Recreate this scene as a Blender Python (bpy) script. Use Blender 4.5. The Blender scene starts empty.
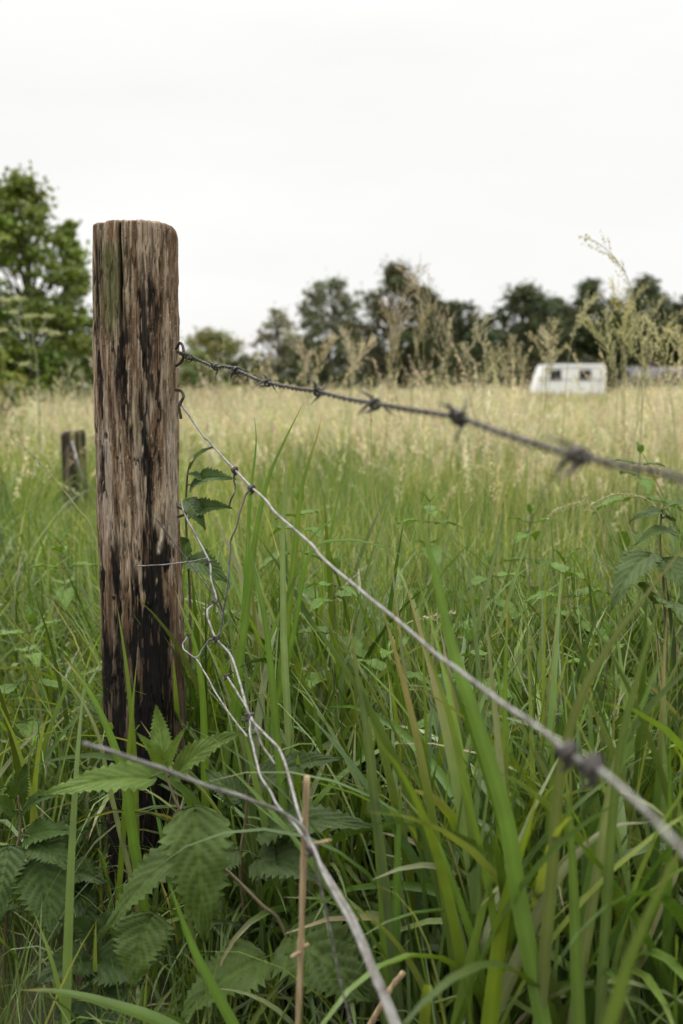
import bpy, math, random
import numpy as np
from mathutils import Vector, Matrix

R = math.radians
rng = np.random.default_rng(11)
random.seed(5)
scene = bpy.context.scene
COL = scene.collection

# ------------------------------------------------------------------ camera frame
W, H, F = 683, 1024, 996.0
HOR = 388.0
CAM_Z = 0.80
TH = math.atan((H / 2 - HOR) / F)


def P(px, py, Y):
    """photo pixel + distance in front of the camera -> world point"""
    x = (px - W / 2) / F
    y = (H / 2 - py) / F
    d = Vector((x, y * math.sin(TH) + math.cos(TH), y * math.cos(TH) - math.sin(TH)))
    d *= Y / d.y
    return Vector((d.x, d.y, d.z + CAM_Z))


# ------------------------------------------------------------------ noise
def _hash(ix, iy, iz, seed):
    h = (ix * 374761393 + iy * 668265263 + iz * 1274126177 + seed * 974634777) & 0xFFFFFFFF
    h = ((h ^ (h >> 13)) * 1103515245) & 0xFFFFFFFF
    h = ((h ^ (h >> 16)) * 2654435761) & 0xFFFFFFFF
    return ((h ^ (h >> 15)) & 0xFFFFFF) / float(0xFFFFFF)


def vnoise(x, y, z, seed=0):
    x = np.asarray(x, float); y = np.asarray(y, float); z = np.asarray(z, float)
    fx, fy, fz = np.floor(x), np.floor(y), np.floor(z)
    ix, iy, iz = fx.astype(np.int64), fy.astype(np.int64), fz.astype(np.int64)
    u, v, w = x - fx, y - fy, z - fz
    u = u * u * (3 - 2 * u); v = v * v * (3 - 2 * v); w = w * w * (3 - 2 * w)
    r = 0
    for a in (0, 1):
        for b in (0, 1):
            for c in (0, 1):
                wt = (u if a else 1 - u) * (v if b else 1 - v) * (w if c else 1 - w)
                r = r + wt * _hash(ix + a, iy + b, iz + c, seed)
    return r


def fbm(x, y, z, seed=0, octv=4, gain=0.5):
    s, a, t = 0, 1.0, 0
    for k in range(octv):
        s = s + a * vnoise(x * 2 ** k, y * 2 ** k, z * 2 ** k, seed + k * 17)
        t += a
        a *= gain
    return s / t


def sstep(a, b, x):
    t = np.clip((x - a) / (b - a), 0, 1)
    return t * t * (3 - 2 * t)


# ------------------------------------------------------------------ mesh building
def build(name, V, quads=None, tris=None, col=None, mat=None, parent=None, smooth=True, loc=None):
    V = np.ascontiguousarray(V, dtype=np.float32).reshape(-1, 3)
    if loc is not None:
        V = V - np.array(loc, dtype=np.float32)
    parts, starts, n = [], [], 0
    for arr, k in ((quads, 4), (tris, 3)):
        if arr is not None and len(arr):
            a = np.asarray(arr, dtype=np.int32).reshape(-1, k)
            parts.append(a.ravel())
            starts.append(n + np.arange(len(a), dtype=np.int32) * k)
            n += a.size
    li = np.concatenate(parts); st = np.concatenate(starts)
    me = bpy.data.meshes.new(name)
    me.vertices.add(len(V)); me.vertices.foreach_set('co', V.ravel())
    me.loops.add(len(li)); me.loops.foreach_set('vertex_index', li)
    me.polygons.add(len(st)); me.polygons.foreach_set('loop_start', st)
    me.polygons.foreach_set('use_smooth', np.full(len(st), bool(smooth)))
    me.update(calc_edges=True)
    if col is not None:
        c = np.ones((len(V), 4), dtype=np.float32)
        cc_ = np.asarray(col, dtype=np.float32); c[:, :cc_.shape[-1]] = cc_.reshape(-1, cc_.shape[-1])
        at = me.color_attributes.new('Col', 'FLOAT_COLOR', 'POINT')
        at.data.foreach_set('color', c.ravel())
    me.validate()
    o = bpy.data.objects.new(name, me)
    COL.objects.link(o)
    if mat is not None:
        me.materials.append(mat)
    if loc is not None:
        o.location = loc
    if parent is not None:
        o.parent = parent
        if loc is None:
            o.matrix_parent_inverse = Matrix.Translation(-parent.location)
    return o


class MB:
    """collects pieces into one mesh"""
    def __init__(self):
        self.V, self.Q, self.T, self.C, self.n = [], [], [], [], 0

    def add(self, V, Q=None, T=None, col=None):
        V = np.asarray(V, float).reshape(-1, 3)
        if Q is not None and len(Q): self.Q.append(np.asarray(Q, int).reshape(-1, 4) + self.n)
        if T is not None and len(T): self.T.append(np.asarray(T, int).reshape(-1, 3) + self.n)
        self.V.append(V)
        if col is not None:
            c = np.asarray(col, float)
            self.C.append(np.broadcast_to(c, (len(V), c.shape[-1])))
        self.n += len(V)

    def tube(self, pts, rad, n=8, col=None, cap=True):
        pts = np.array([tuple(p) for p in pts], float)
        m = len(pts)
        rad = np.broadcast_to(np.asarray(rad, float), (m,))
        tan = np.gradient(pts, axis=0)
        tan /= np.linalg.norm(tan, axis=1)[:, None] + 1e-12
        ref = np.array([0.13, 0.31, 0.94])
        if abs(tan[0] @ ref) > 0.9: ref = np.array([1., 0, 0])
        u = np.cross(tan[0], ref); u /= np.linalg.norm(u)
        rings = []
        a = np.linspace(0, 2 * math.pi, n, endpoint=False)
        for i in range(m):
            u = u - tan[i] * (u @ tan[i]); u /= np.linalg.norm(u) + 1e-12
            v = np.cross(tan[i], u)
            rings.append(pts[i] + rad[i] * (np.cos(a)[:, None] * u + np.sin(a)[:, None] * v))
        V = np.concatenate(rings)
        i = np.arange(m - 1)[:, None] * n; k = np.arange(n)[None]; k2 = (k + 1) % n
        Q = np.stack([i + k, i + k2, i + n + k2, i + n + k], -1).reshape(-1, 4)
        T = []
        if cap:
            V = np.concatenate([V, pts[[0, -1]]])
            for k in range(n):
                T.append((m * n, (k + 1) % n, k))
                T.append((m * n + 1, (m - 1) * n + k, (m - 1) * n + (k + 1) % n))
        self.add(V, Q, T, col)

    def box(self, c, s, col=None, taper=None):
        c = np.array(c, float); s = np.array(s, float) / 2
        V = np.array([(x, y, z) for z in (-1, 1) for y in (-1, 1) for x in (-1, 1)], float) * s + c
        Q = [(0, 2, 3, 1), (4, 5, 7, 6), (0, 1, 5, 4), (2, 6, 7, 3), (0, 4, 6, 2), (1, 3, 7, 5)]
        self.add(V, Q, None, col)

    def build(self, name, mat, parent=None, smooth=True, loc=None):
        return build(name, np.concatenate(self.V), np.concatenate(self.Q) if self.Q else None,
                     np.concatenate(self.T) if self.T else None,
                     np.concatenate(self.C) if self.C else None, mat, parent, smooth, loc)


def bevel(o, w, seg=2):
    m = o.modifiers.new('bevel', 'BEVEL'); m.width = w; m.segments = seg; m.limit_method = 'ANGLE'
    return o


def empty(name, loc, label=None, cat=None, group=None):
    o = bpy.data.objects.new(name, None)
    o.empty_display_size = 0.05
    o.location = loc
    COL.objects.link(o)
    return tag(o, label, cat, group)


def tag(o, label=None, cat=None, group=None, kind=None):
    if label: o['label'] = label
    if cat: o['category'] = cat
    if group: o['group'] = group
    if kind: o['kind'] = kind
    return o


def spline(pts, n=24):
    """Catmull-Rom through points"""
    p = np.array([tuple(q) for q in pts], float)
    if len(p) < 3:
        t = np.linspace(0, 1, n)[:, None]
        return p[0] * (1 - t) + p[-1] * t
    q = np.vstack([2 * p[0] - p[1], p, 2 * p[-1] - p[-2]])
    out = []
    for i in range(1, len(q) - 2):
        t = np.linspace(0, 1, n, endpoint=False)[:, None]
        a, b, c, d = q[i - 1], q[i], q[i + 1], q[i + 2]
        out.append(0.5 * ((2 * b) + (-a + c) * t + (2 * a - 5 * b + 4 * c - d) * t ** 2 + (-a + 3 * b - 3 * c + d) * t ** 3))
    out.append(p[-1:])
    return np.vstack(out)


# ------------------------------------------------------------------ materials
def new_mat(name):
    m = bpy.data.materials.new(name); m.use_nodes = True
    nt = m.node_tree; nt.nodes.clear()
    out = nt.nodes.new('ShaderNodeOutputMaterial')
    return m, nt, out


def N(nt, t, **kw):
    n = nt.nodes.new(t)
    for k, v in kw.items():
        if k in n.inputs.keys(): n.inputs[k].default_value = v
        else: setattr(n, k, v)
    return n


def plant_mat(name, trans=0.35, rough=0.42, spec=0.45, tint=(1.25, 1.15, 0.45), bumpy=None, vary=0.25, scale=60, veins=False):
    """leaf: reflects its own colour, lets yellow-green through, has a waxy sheen"""
    m, nt, out = new_mat(name)
    at = N(nt, 'ShaderNodeAttribute', attribute_name='Col')
    geo = N(nt, 'ShaderNodeTexCoord')
    no = N(nt, 'ShaderNodeTexNoise', Scale=scale, Detail=3.0)
    nt.links.new(geo.outputs['Object'], no.inputs['Vector'])
    mr = N(nt, 'ShaderNodeMapRange'); mr.inputs['To Min'].default_value = 1 - vary; mr.inputs['To Max'].default_value = 1 + vary
    nt.links.new(no.outputs['Fac'], mr.inputs['Value'])
    mul = N(nt, 'ShaderNodeVectorMath', operation='SCALE')
    nt.links.new(at.outputs['Color'], mul.inputs[0]); nt.links.new(mr.outputs['Result'], mul.inputs['Scale'])
    pr = N(nt, 'ShaderNodeBsdfPrincipled', Roughness=rough)
    if veins:   # fine parallel veins running along the blade
        m1 = N(nt, 'ShaderNodeMath', operation='MULTIPLY'); m1.inputs[1].default_value = 56.0
        m2 = N(nt, 'ShaderNodeMath', operation='SINE'); nt.links.new(at.outputs['Alpha'], m1.inputs[0]); nt.links.new(m1.outputs[0], m2.inputs[0])
        m3 = N(nt, 'ShaderNodeMath', operation='MULTIPLY_ADD'); m3.inputs[1].default_value = 0.14; nt.links.new(m2.outputs[0], m3.inputs[0]); nt.links.new(mr.outputs['Result'], m3.inputs[2])
        nt.links.new(m3.outputs[0], mul.inputs['Scale'])
        bv = N(nt, 'ShaderNodeBump', Strength=0.4, Distance=0.0004); nt.links.new(m2.outputs[0], bv.inputs['Height']); nt.links.new(bv.outputs[0], pr.inputs['Normal'])
    pr.inputs['Specular IOR Level'].default_value = spec
    nt.links.new(mul.outputs['Vector'], pr.inputs['Base Color'])
    tr = N(nt, 'ShaderNodeBsdfTranslucent')
    tm = N(nt, 'ShaderNodeVectorMath', operation='MULTIPLY'); tm.inputs[1].default_value = tint
    nt.links.new(mul.outputs['Vector'], tm.inputs[0]); nt.links.new(tm.outputs['Vector'], tr.inputs['Color'])
    mx = N(nt, 'ShaderNodeMixShader', Fac=trans)
    nt.links.new(pr.outputs[0], mx.inputs[1]); nt.links.new(tr.outputs[0], mx.inputs[2])
    nt.links.new(mx.outputs[0], out.inputs['Surface'])
    if bumpy:
        n2 = N(nt, 'ShaderNodeTexNoise', Scale=bumpy, Detail=2.0)
        nt.links.new(geo.outputs['Object'], n2.inputs['Vector'])
        b = N(nt, 'ShaderNodeBump', Strength=0.35, Distance=0.001)
        nt.links.new(n2.outputs['Fac'], b.inputs['Height']); nt.links.new(b.outputs[0], pr.inputs['Normal'])
    return m


def noise_mat(name, c1, c2, scale=8.0, rough=0.8, metal=0.0, bump=0.3, bdist=0.002, stretch=(1, 1, 1), spec=0.4, c3=None, detail=6.0):
    m, nt, out = new_mat(name)
    tc = N(nt, 'ShaderNodeTexCoord')
    mp = N(nt, 'ShaderNodeMapping'); mp.inputs['Scale'].default_value = stretch
    nt.links.new(tc.outputs['Object'], mp.inputs['Vector'])
    no = N(nt, 'ShaderNodeTexNoise', Scale=scale, Detail=detail, Roughness=0.6)
    nt.links.new(mp.outputs[0], no.inputs['Vector'])
    rp = N(nt, 'ShaderNodeValToRGB')
    rp.color_ramp.elements[0].position = 0.32; rp.color_ramp.elements[0].color = (*c1, 1)
    rp.color_ramp.elements[1].position = 0.68; rp.color_ramp.elements[1].color = (*c2, 1)
    if c3:
        e = rp.color_ramp.elements.new(0.5); e.color = (*c3, 1)
    nt.links.new(no.outputs['Fac'], rp.inputs['Fac'])
    pr = N(nt, 'ShaderNodeBsdfPrincipled', Roughness=rough, Metallic=metal)
    pr.inputs['Specular IOR Level'].default_value = spec
    nt.links.new(rp.outputs[0], pr.inputs['Base Color'])
    b = N(nt, 'ShaderNodeBump', Strength=bump, Distance=bdist)
    nt.links.new(no.outputs['Fac'], b.inputs['Height']); nt.links.new(b.outputs[0], pr.inputs['Normal'])
    nt.links.new(pr.outputs[0], out.inputs['Surface'])
    return m


M_GRASS = plant_mat('grass_blade', 0.27, 0.33, 0.55, tint=(1.4, 1.4, 0.3), vary=0.28, scale=30, veins=True)
M_FINE = plant_mat('meadow_grass', 0.42, 0.5, 0.35, tint=(1.35, 1.25, 0.5), vary=0.2, scale=3)
M_SEED = plant_mat('seed_husk', 0.4, 0.65, 0.2, tint=(1.1, 1.05, 0.85), vary=0.2, scale=40)
M_NETTLE = plant_mat('nettle_leaf', 0.28, 0.55, 0.2, vary=0.22, scale=70, bumpy=500)
M_STEM = plant_mat('plant_stem', 0.08, 0.5, 0.35, vary=0.25, scale=90)
M_TREE = plant_mat('tree_leaf', 0.25, 0.5, 0.35, vary=0.25, scale=1.2)
M_BARK = noise_mat('tree_bark', (0.035, 0.028, 0.02), (0.12, 0.10, 0.08), 4, 0.9, bdist=0.02, stretch=(3, 3, 0.6))
M_WIRE = noise_mat('weathered_wire', (0.085, 0.072, 0.06), (0.27, 0.262, 0.25), 90, 0.6, 0.35, 0.25, 0.0003, c3=(0.20, 0.192, 0.18))
M_BARB = noise_mat('dull_barbed_wire', (0.018, 0.014, 0.012), (0.135, 0.122, 0.11), 150, 0.55, 0.4, 0.3, 0.0004, c3=(0.05, 0.044, 0.039))
M_KNOT = noise_mat('tarnished_knot', (0.02, 0.016, 0.014), (0.10, 0.09, 0.08), 300, 0.6, 0.4, 0.4, 0.0006)
M_RUST = noise_mat('old_iron', (0.025, 0.018, 0.014), (0.10, 0.075, 0.06), 300, 0.7, 0.5, 0.5, 0.0008)
M_DRY = noise_mat('dry_stalk', (0.13, 0.09, 0.045), (0.36, 0.28, 0.165), 90, 0.7, 0, 0.5, 0.001, stretch=(3, 3, 0.2), c3=(0.26, 0.19, 0.105))
M_SOIL = noise_mat('soil', (0.022, 0.017, 0.011), (0.075, 0.06, 0.032), 5, 0.95, bdist=0.03, c3=(0.05, 0.048, 0.02))
M_PAINT = noise_mat('aged_white_paint', (0.76, 0.76, 0.73), (0.86, 0.86, 0.84), 2.2, 0.45, bump=0.05, bdist=0.004, stretch=(1, 1, 0.35), c3=(0.77, 0.77, 0.74))
M_GREYROOF = noise_mat('grey_sheet', (0.045, 0.042, 0.042), (0.085, 0.08, 0.082), 2, 0.9, bump=0.1, bdist=0.01)
M_SHEDWALL = noise_mat('shed_wall', (0.06, 0.054, 0.05), (0.10, 0.09, 0.085), 2, 0.8, bump=0.1, bdist=0.01)
M_FRAME = noise_mat('window_frame', (0.16, 0.155, 0.14), (0.26, 0.25, 0.23), 5, 0.6)
M_RUBBER = noise_mat('tyre_rubber', (0.015, 0.015, 0.015), (0.035, 0.034, 0.033), 20, 0.85)
m, nt, out = new_mat('dark_glass')
pr = N(nt, 'ShaderNodeBsdfPrincipled', Roughness=0.12); pr.inputs['Base Color'].default_value = (0.010, 0.011, 0.010, 1)
nz = N(nt, 'ShaderNodeTexNoise', Scale=3.0); bp = N(nt, 'ShaderNodeBump', Strength=0.1, Distance=0.01)
nt.links.new(nz.outputs['Fac'], bp.inputs['Height']); nt.links.new(bp.outputs[0], pr.inputs['Normal'])
nt.links.new(pr.outputs[0], out.inputs['Surface'])
M_GLASS = m


def post_mat():
    m, nt, out = new_mat('weathered_post_wood')
    at = N(nt, 'ShaderNodeAttribute', attribute_name='Col')
    tc = N(nt, 'ShaderNodeTexCoord'); mp = N(nt, 'ShaderNodeMapping'); mp.inputs['Scale'].default_value = (1, 1, 0.13)
    nt.links.new(tc.outputs['Object'], mp.inputs['Vector'])
    no = N(nt, 'ShaderNodeTexNoise', Scale=420.0, Detail=5.0, Roughness=0.65)
    nt.links.new(mp.outputs[0], no.inputs['Vector'])
    mr = N(nt, 'ShaderNodeMapRange'); mr.inputs['From Min'].default_value = 0.3; mr.inputs['From Max'].default_value = 0.7
    mr.inputs['To Min'].default_value = 0.5; mr.inputs['To Max'].default_value = 1.4
    nt.links.new(no.outputs['Fac'], mr.inputs['Value'])
    mul = N(nt, 'ShaderNodeVectorMath', operation='SCALE')
    nt.links.new(at.outputs['Color'], mul.inputs[0]); nt.links.new(mr.outputs[0], mul.inputs['Scale'])
    pr = N(nt, 'ShaderNodeBsdfPrincipled', Roughness=0.85); pr.inputs['Specular IOR Level'].default_value = 0.12
    nt.links.new(mul.outputs[0], pr.inputs['Base Color'])
    b = N(nt, 'ShaderNodeBump', Strength=0.5, Distance=0.0012)
    nt.links.new(no.outputs['Fac'], b.inputs['Height']); nt.links.new(b.outputs[0], pr.inputs['Normal'])
    nt.links.new(pr.outputs[0], out.inputs['Surface'])
    return m


M_POST = post_mat()

# ------------------------------------------------------------------ ground
g = np.concatenate([-np.geomspace(0.5, 1500, 26)[::-1], [0], np.geomspace(0.5, 1500, 26)])
gx, gy = np.meshgrid(g, g)
gz = np.where(np.hypot(gx, gy) > 120, 0, 0.02 * (vnoise(gx * .7, gy * .7, 0 * gx, 3) - 0.5)) - 0.01
n = len(g)
ii = (np.arange(n - 1)[:, None] * n + np.arange(n - 1)[None]).ravel()
ground = build('ground', np.stack([gx, gy, gz], -1), np.stack([ii, ii + 1, ii + n + 1, ii + n], -1), mat=M_SOIL)
tag(ground, kind='structure')


# ------------------------------------------------------------------ blades (vectorised)
def blades(root, az, L, w, lean, bend, S=5, fold=0.25, twist=None, power=1.6, belly=0.35, across=3):
    """root n*3, az direction of lean, L length, w full width, lean start angle, bend extra angle at the tip"""
    n = len(L)
    t = np.linspace(0, 1, S + 1)
    phi = lean[:, None] + bend[:, None] * t[None] ** power
    ds = L[:, None] / S
    mid = (phi[:, 1:] + phi[:, :-1]) / 2
    hx = np.concatenate([np.zeros((n, 1)), np.cumsum(np.sin(mid) * ds, 1)], 1)
    hz = np.concatenate([np.zeros((n, 1)), np.cumsum(np.cos(mid) * ds, 1)], 1)
    ca, sa = np.cos(az)[:, None], np.sin(az)[:, None]
    C = np.stack([root[:, 0:1] + hx * ca, root[:, 1:2] + hx * sa, root[:, 2:3] + hz], -1)
    prof = np.clip((0.45 + 0.55 * sstep(0, belly, t)) * (1 - t ** 2.2) ** 0.8, 0.02, 1)
    tw = (twist[:, None] * t[None]) if twist is not None else np.zeros((n, 1))
    side0 = np.stack([-sa, ca, 0 * ca], -1) + 0 * C
    nrm = np.stack([-np.cos(phi) * ca, -np.cos(phi) * sa, np.sin(phi)], -1)
    side = side0 * np.cos(tw)[..., None] + nrm * np.sin(tw)[..., None]
    up = nrm * np.cos(tw)[..., None] - side0 * np.sin(tw)[..., None]
    hw = (w[:, None] * prof[None] / 2)[..., None]
    if across == 3:
        V = np.stack([C - side * hw + up * hw * fold * 2, C, C + side * hw + up * hw * fold * 2], 2)
        k = 3
    else:
        V = np.stack([C - side * hw, C + side * hw], 2)
        k = 2
    base = (np.arange(n) * (S + 1) * k)[:, None, None] + (np.arange(S) * k)[None, :, None] + np.arange(k - 1)[None, None]
    Q = np.stack([base, base + 1, base + k + 1, base + k], -1).reshape(-1, 4)
    return V.reshape(-1, 3), Q, (S + 1) * k


def pick(palette, n, jit=0.18):
    p = np.array([c for c, _ in palette]); wts = np.array([x for _, x in palette], float); wts /= wts.sum()
    c = p[rng.choice(len(p), n, p=wts)]
    return np.clip(c * (1 + jit * rng.standard_normal((n, 1))) * (1 + 0.06 * rng.standard_normal((n, 3))), 0.01, 0.8)


GREEN = [((0.095, 0.155, 0.027), 4), ((0.052, 0.092, 0.018), 4.5), ((0.145, 0.21, 0.038), 3.2), ((0.15, 0.20, 0.065), 2.5), ((0.23, 0.27, 0.14), 1.2), ((0.20, 0.195, 0.09), 0.2)]  # palest green stands in for sky sheen on the blades
MEADOW = [((0.22, 0.265, 0.072), 4), ((0.14, 0.20, 0.045), 3), ((0.33, 0.335, 0.135), 3.2), ((0.52, 0.475, 0.30), 3.0)]
STRAW = [((0.50, 0.445, 0.30), 4), ((0.46, 0.42, 0.265), 3), ((0.59, 0.535, 0.39), 2), ((0.39, 0.39, 0.20), 2.6), ((0.39, 0.325, 0.235), 1.2)]

POST_C = P(144.3, 700, 1.385)
POST_X, POST_Y = POST_C.x, 1.385


def fence_x(Y):     # X of the fence line at distance Y (left of it: the verge)
    return -0.217 + (1.34 - Y) * (0.387 / 0.84)


# --- meadow
def field_points(n, y0, y1, k=0.56, pad=1.3):
    Y = np.exp(rng.uniform(math.log(y0), math.log(y1), n))
    X = rng.uniform(-1, 1, n) * (k * Y + pad)
    return X, Y


def meadow():
    X, Y = field_points(270000, 1.6, 95)
    ok = ~((np.abs(X - POST_X) < 0.11) & (np.abs(Y - POST_Y) < 0.12))
    X, Y = X[ok], Y[ok]; n = len(X)
    ok = ~((X < fence_x(Y) + 0.05) & (Y < 5.2) & (rng.uniform(0, 1, n) < 0.85))
    X, Y = X[ok], Y[ok]; n = len(X)
    patch = fbm(X * 0.5, Y * 0.5, 0 * X, 40, 3)
    fine_ = fbm(X * 1.6, Y * 1.1, 0 * X, 45, 3)
    hgt = rng.uniform(0.26, 0.54, n) * (0.52 + 0.6 * patch + 0.45 * fine_) * np.interp(Y, [1.7, 3, 6], [0.85, 0.9, 1.0])
    see = (np.abs(X / Y + 0.268) < 0.04) & (Y < 4.6)
    hgt = np.where(see, np.minimum(hgt, np.maximum(0.80 - 0.107 * Y, 0.1)), hgt)
    w = np.maximum(rng.uniform(0.0022, 0.0052, n), Y * rng.uniform(0.0004, 0.0009, n))
    V, Q, k = blades(np.stack([X, Y, 0 * X], -1), rng.uniform(0, 2 * math.pi, n), hgt, w,
                     rng.uniform(0.0, 0.28, n), rng.gamma(1.6, 0.36, n), S=4, across=2, twist=rng.uniform(-1.5, 1.5, n))
    c = np.where((rng.uniform(2.2, 4.6, n) + 5 * sstep(.52, .66, fine_) > Y)[:, None], pick(GREEN, n), pick(MEADOW, n)) * (0.72 + 0.56 * patch)[:, None]
    o = build('meadow_grass', V, Q, col=np.repeat(c, k, 0), mat=M_FINE)
    tag(o, 'fine green and straw meadow grass filling the field behind the fence', 'grass', kind='stuff')

    # flowering culms and seed heads of the meadow
    X, Y = field_points(72000, 2.0, 95)
    dens = fbm(X * 0.35, Y * 0.35, 0 * X, 77, 3)
    ok = (rng.uniform(0, 1, len(X)) < np.interp(Y, [3.0, 5, 7, 10], [0.0, 0.14, 0.5, 1.0])) & (dens > 0.28)
    ok &= ~((X < fence_x(Y) - 0.1) & (Y < 6.0) & (rng.uniform(0, 1, len(X)) < 0.85))
    ok &= ~((np.abs(X / Y + 0.268) < 0.045) & (Y < 4.6))
    X, Y = X[ok], Y[ok]; n = len(X)
    L = rng.normal(0.60, 0.075, n) * np.interp(Y, [2, 4, 9], [0.86, 0.95, 1.0]) + np.where(Y > 4.5, np.abs(rng.normal(0, 0.11, n)) * (rng.uniform(0, 1, n) < .5), 0)
    tallX = np.where(rng.uniform(0, 1, 1000) < .6, rng.uniform(0.08, 0.42, 1000), rng.uniform(-0.14, 0.42, 1000)); tallY = rng.uniform(3.6, 14, 1000)
    X = np.concatenate([X, tallX * tallY]); Y = np.concatenate([Y, tallY]); n = len(X)
    L = np.concatenate([L, rng.normal(0.86, 0.12, 1000) + 0.014 * (tallY - 4)])
    gap = (X / Y > 0.185) & (X / Y < 0.275) & (Y > 4) & (rng.uniform(0, 1, n) < .93)
    L = np.where(gap, np.minimum(L, rng.uniform(0.36, 0.52, n)), L)
    az = rng.uniform(0, 2 * math.pi, n); lean = rng.uniform(0.0, 0.22, n); bend = rng.gamma(2.0, 0.22, n)
    wst = np.maximum(0.0016, Y * 0.00022)
    root = np.stack([X, Y, 0 * X], -1)
    V, Q, k = blades(root, az, L, wst, lean, bend, S=6, across=2, fold=0)
    cst = pick(STRAW + [((0.2, 0.24, 0.07), 6)], n)
    mb = MB(); mb.add(V, Q, None, np.repeat(cst, k, 0))
    C = V.reshape(n, 7, 2, 3).mean(2)
    pt = fbm(X * 0.22, Y * 0.16, 0 * X, 177, 3); chd = pick(STRAW, n) * (0.80 + 0.42 * sstep(0.35, 0.65, pt))[:, None]
    chd = chd * np.where((pt < 0.43)[:, None], np.array((0.95, 0.90, 0.88)), 1.0)
    for near in (True, False):
        s = (Y < 7) if near else (Y >= 7)
        m_ = s.sum(); per = 44 if near else 12
        tt = rng.uniform(0.76, 1.0, (m_, per)) * 6
        i0 = np.minimum(tt.astype(int), 5); f = (tt - i0)[..., None]
        Cs = C[s]
        pos = np.take_along_axis(Cs, i0[..., None].repeat(3, -1), 1) * (1 - f) + np.take_along_axis(Cs, (i0 + 1)[..., None].repeat(3, -1), 1) * f
        spread = (0.009 if near else 0.013) * (1 - (tt / 6 - 0.76) / 0.24 * 0.75)[..., None]
        pos = pos + rng.normal(0, 1, pos.shape) * spread * np.array([1, 1, 0.5])
        size = np.maximum(0.0021, Y[s] * 0.00036)[:, None] * rng.uniform(0.7, 1.5, (m_, per))
        D = diamonds(pos.reshape(-1, 3), size.ravel(), 3.0, 2.2)
        mb.add(D[0], D[1], None, np.repeat(np.repeat(chd[s], per, 0) * rng.uniform(0.8, 1.2, (m_ * per, 1)), 4, 0))
    o = mb.build('meadow_seed_heads', M_SEED)
    tag(o, 'pale straw seed heads of the flowering meadow behind the fence', 'seed heads', kind='stuff')


def diamonds(p, size, asp=1.8, up=0.6):
    n = len(p)
    d = rng.normal(0, 1, (n, 3)); d[:, 2] += up; d /= np.linalg.norm(d, axis=1)[:, None]
    e = rng.normal(0, 1, (n, 3)); e -= d * (e * d).sum(1)[:, None]; e /= np.linalg.norm(e, axis=1)[:, None]
    s = size[:, None]
    V = np.stack([p - d * s * asp, p + e * s, p + d * s * asp, p - e * s], 1).reshape(-1, 3)
    return V, np.arange(4 * n).reshape(-1, 4)


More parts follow.
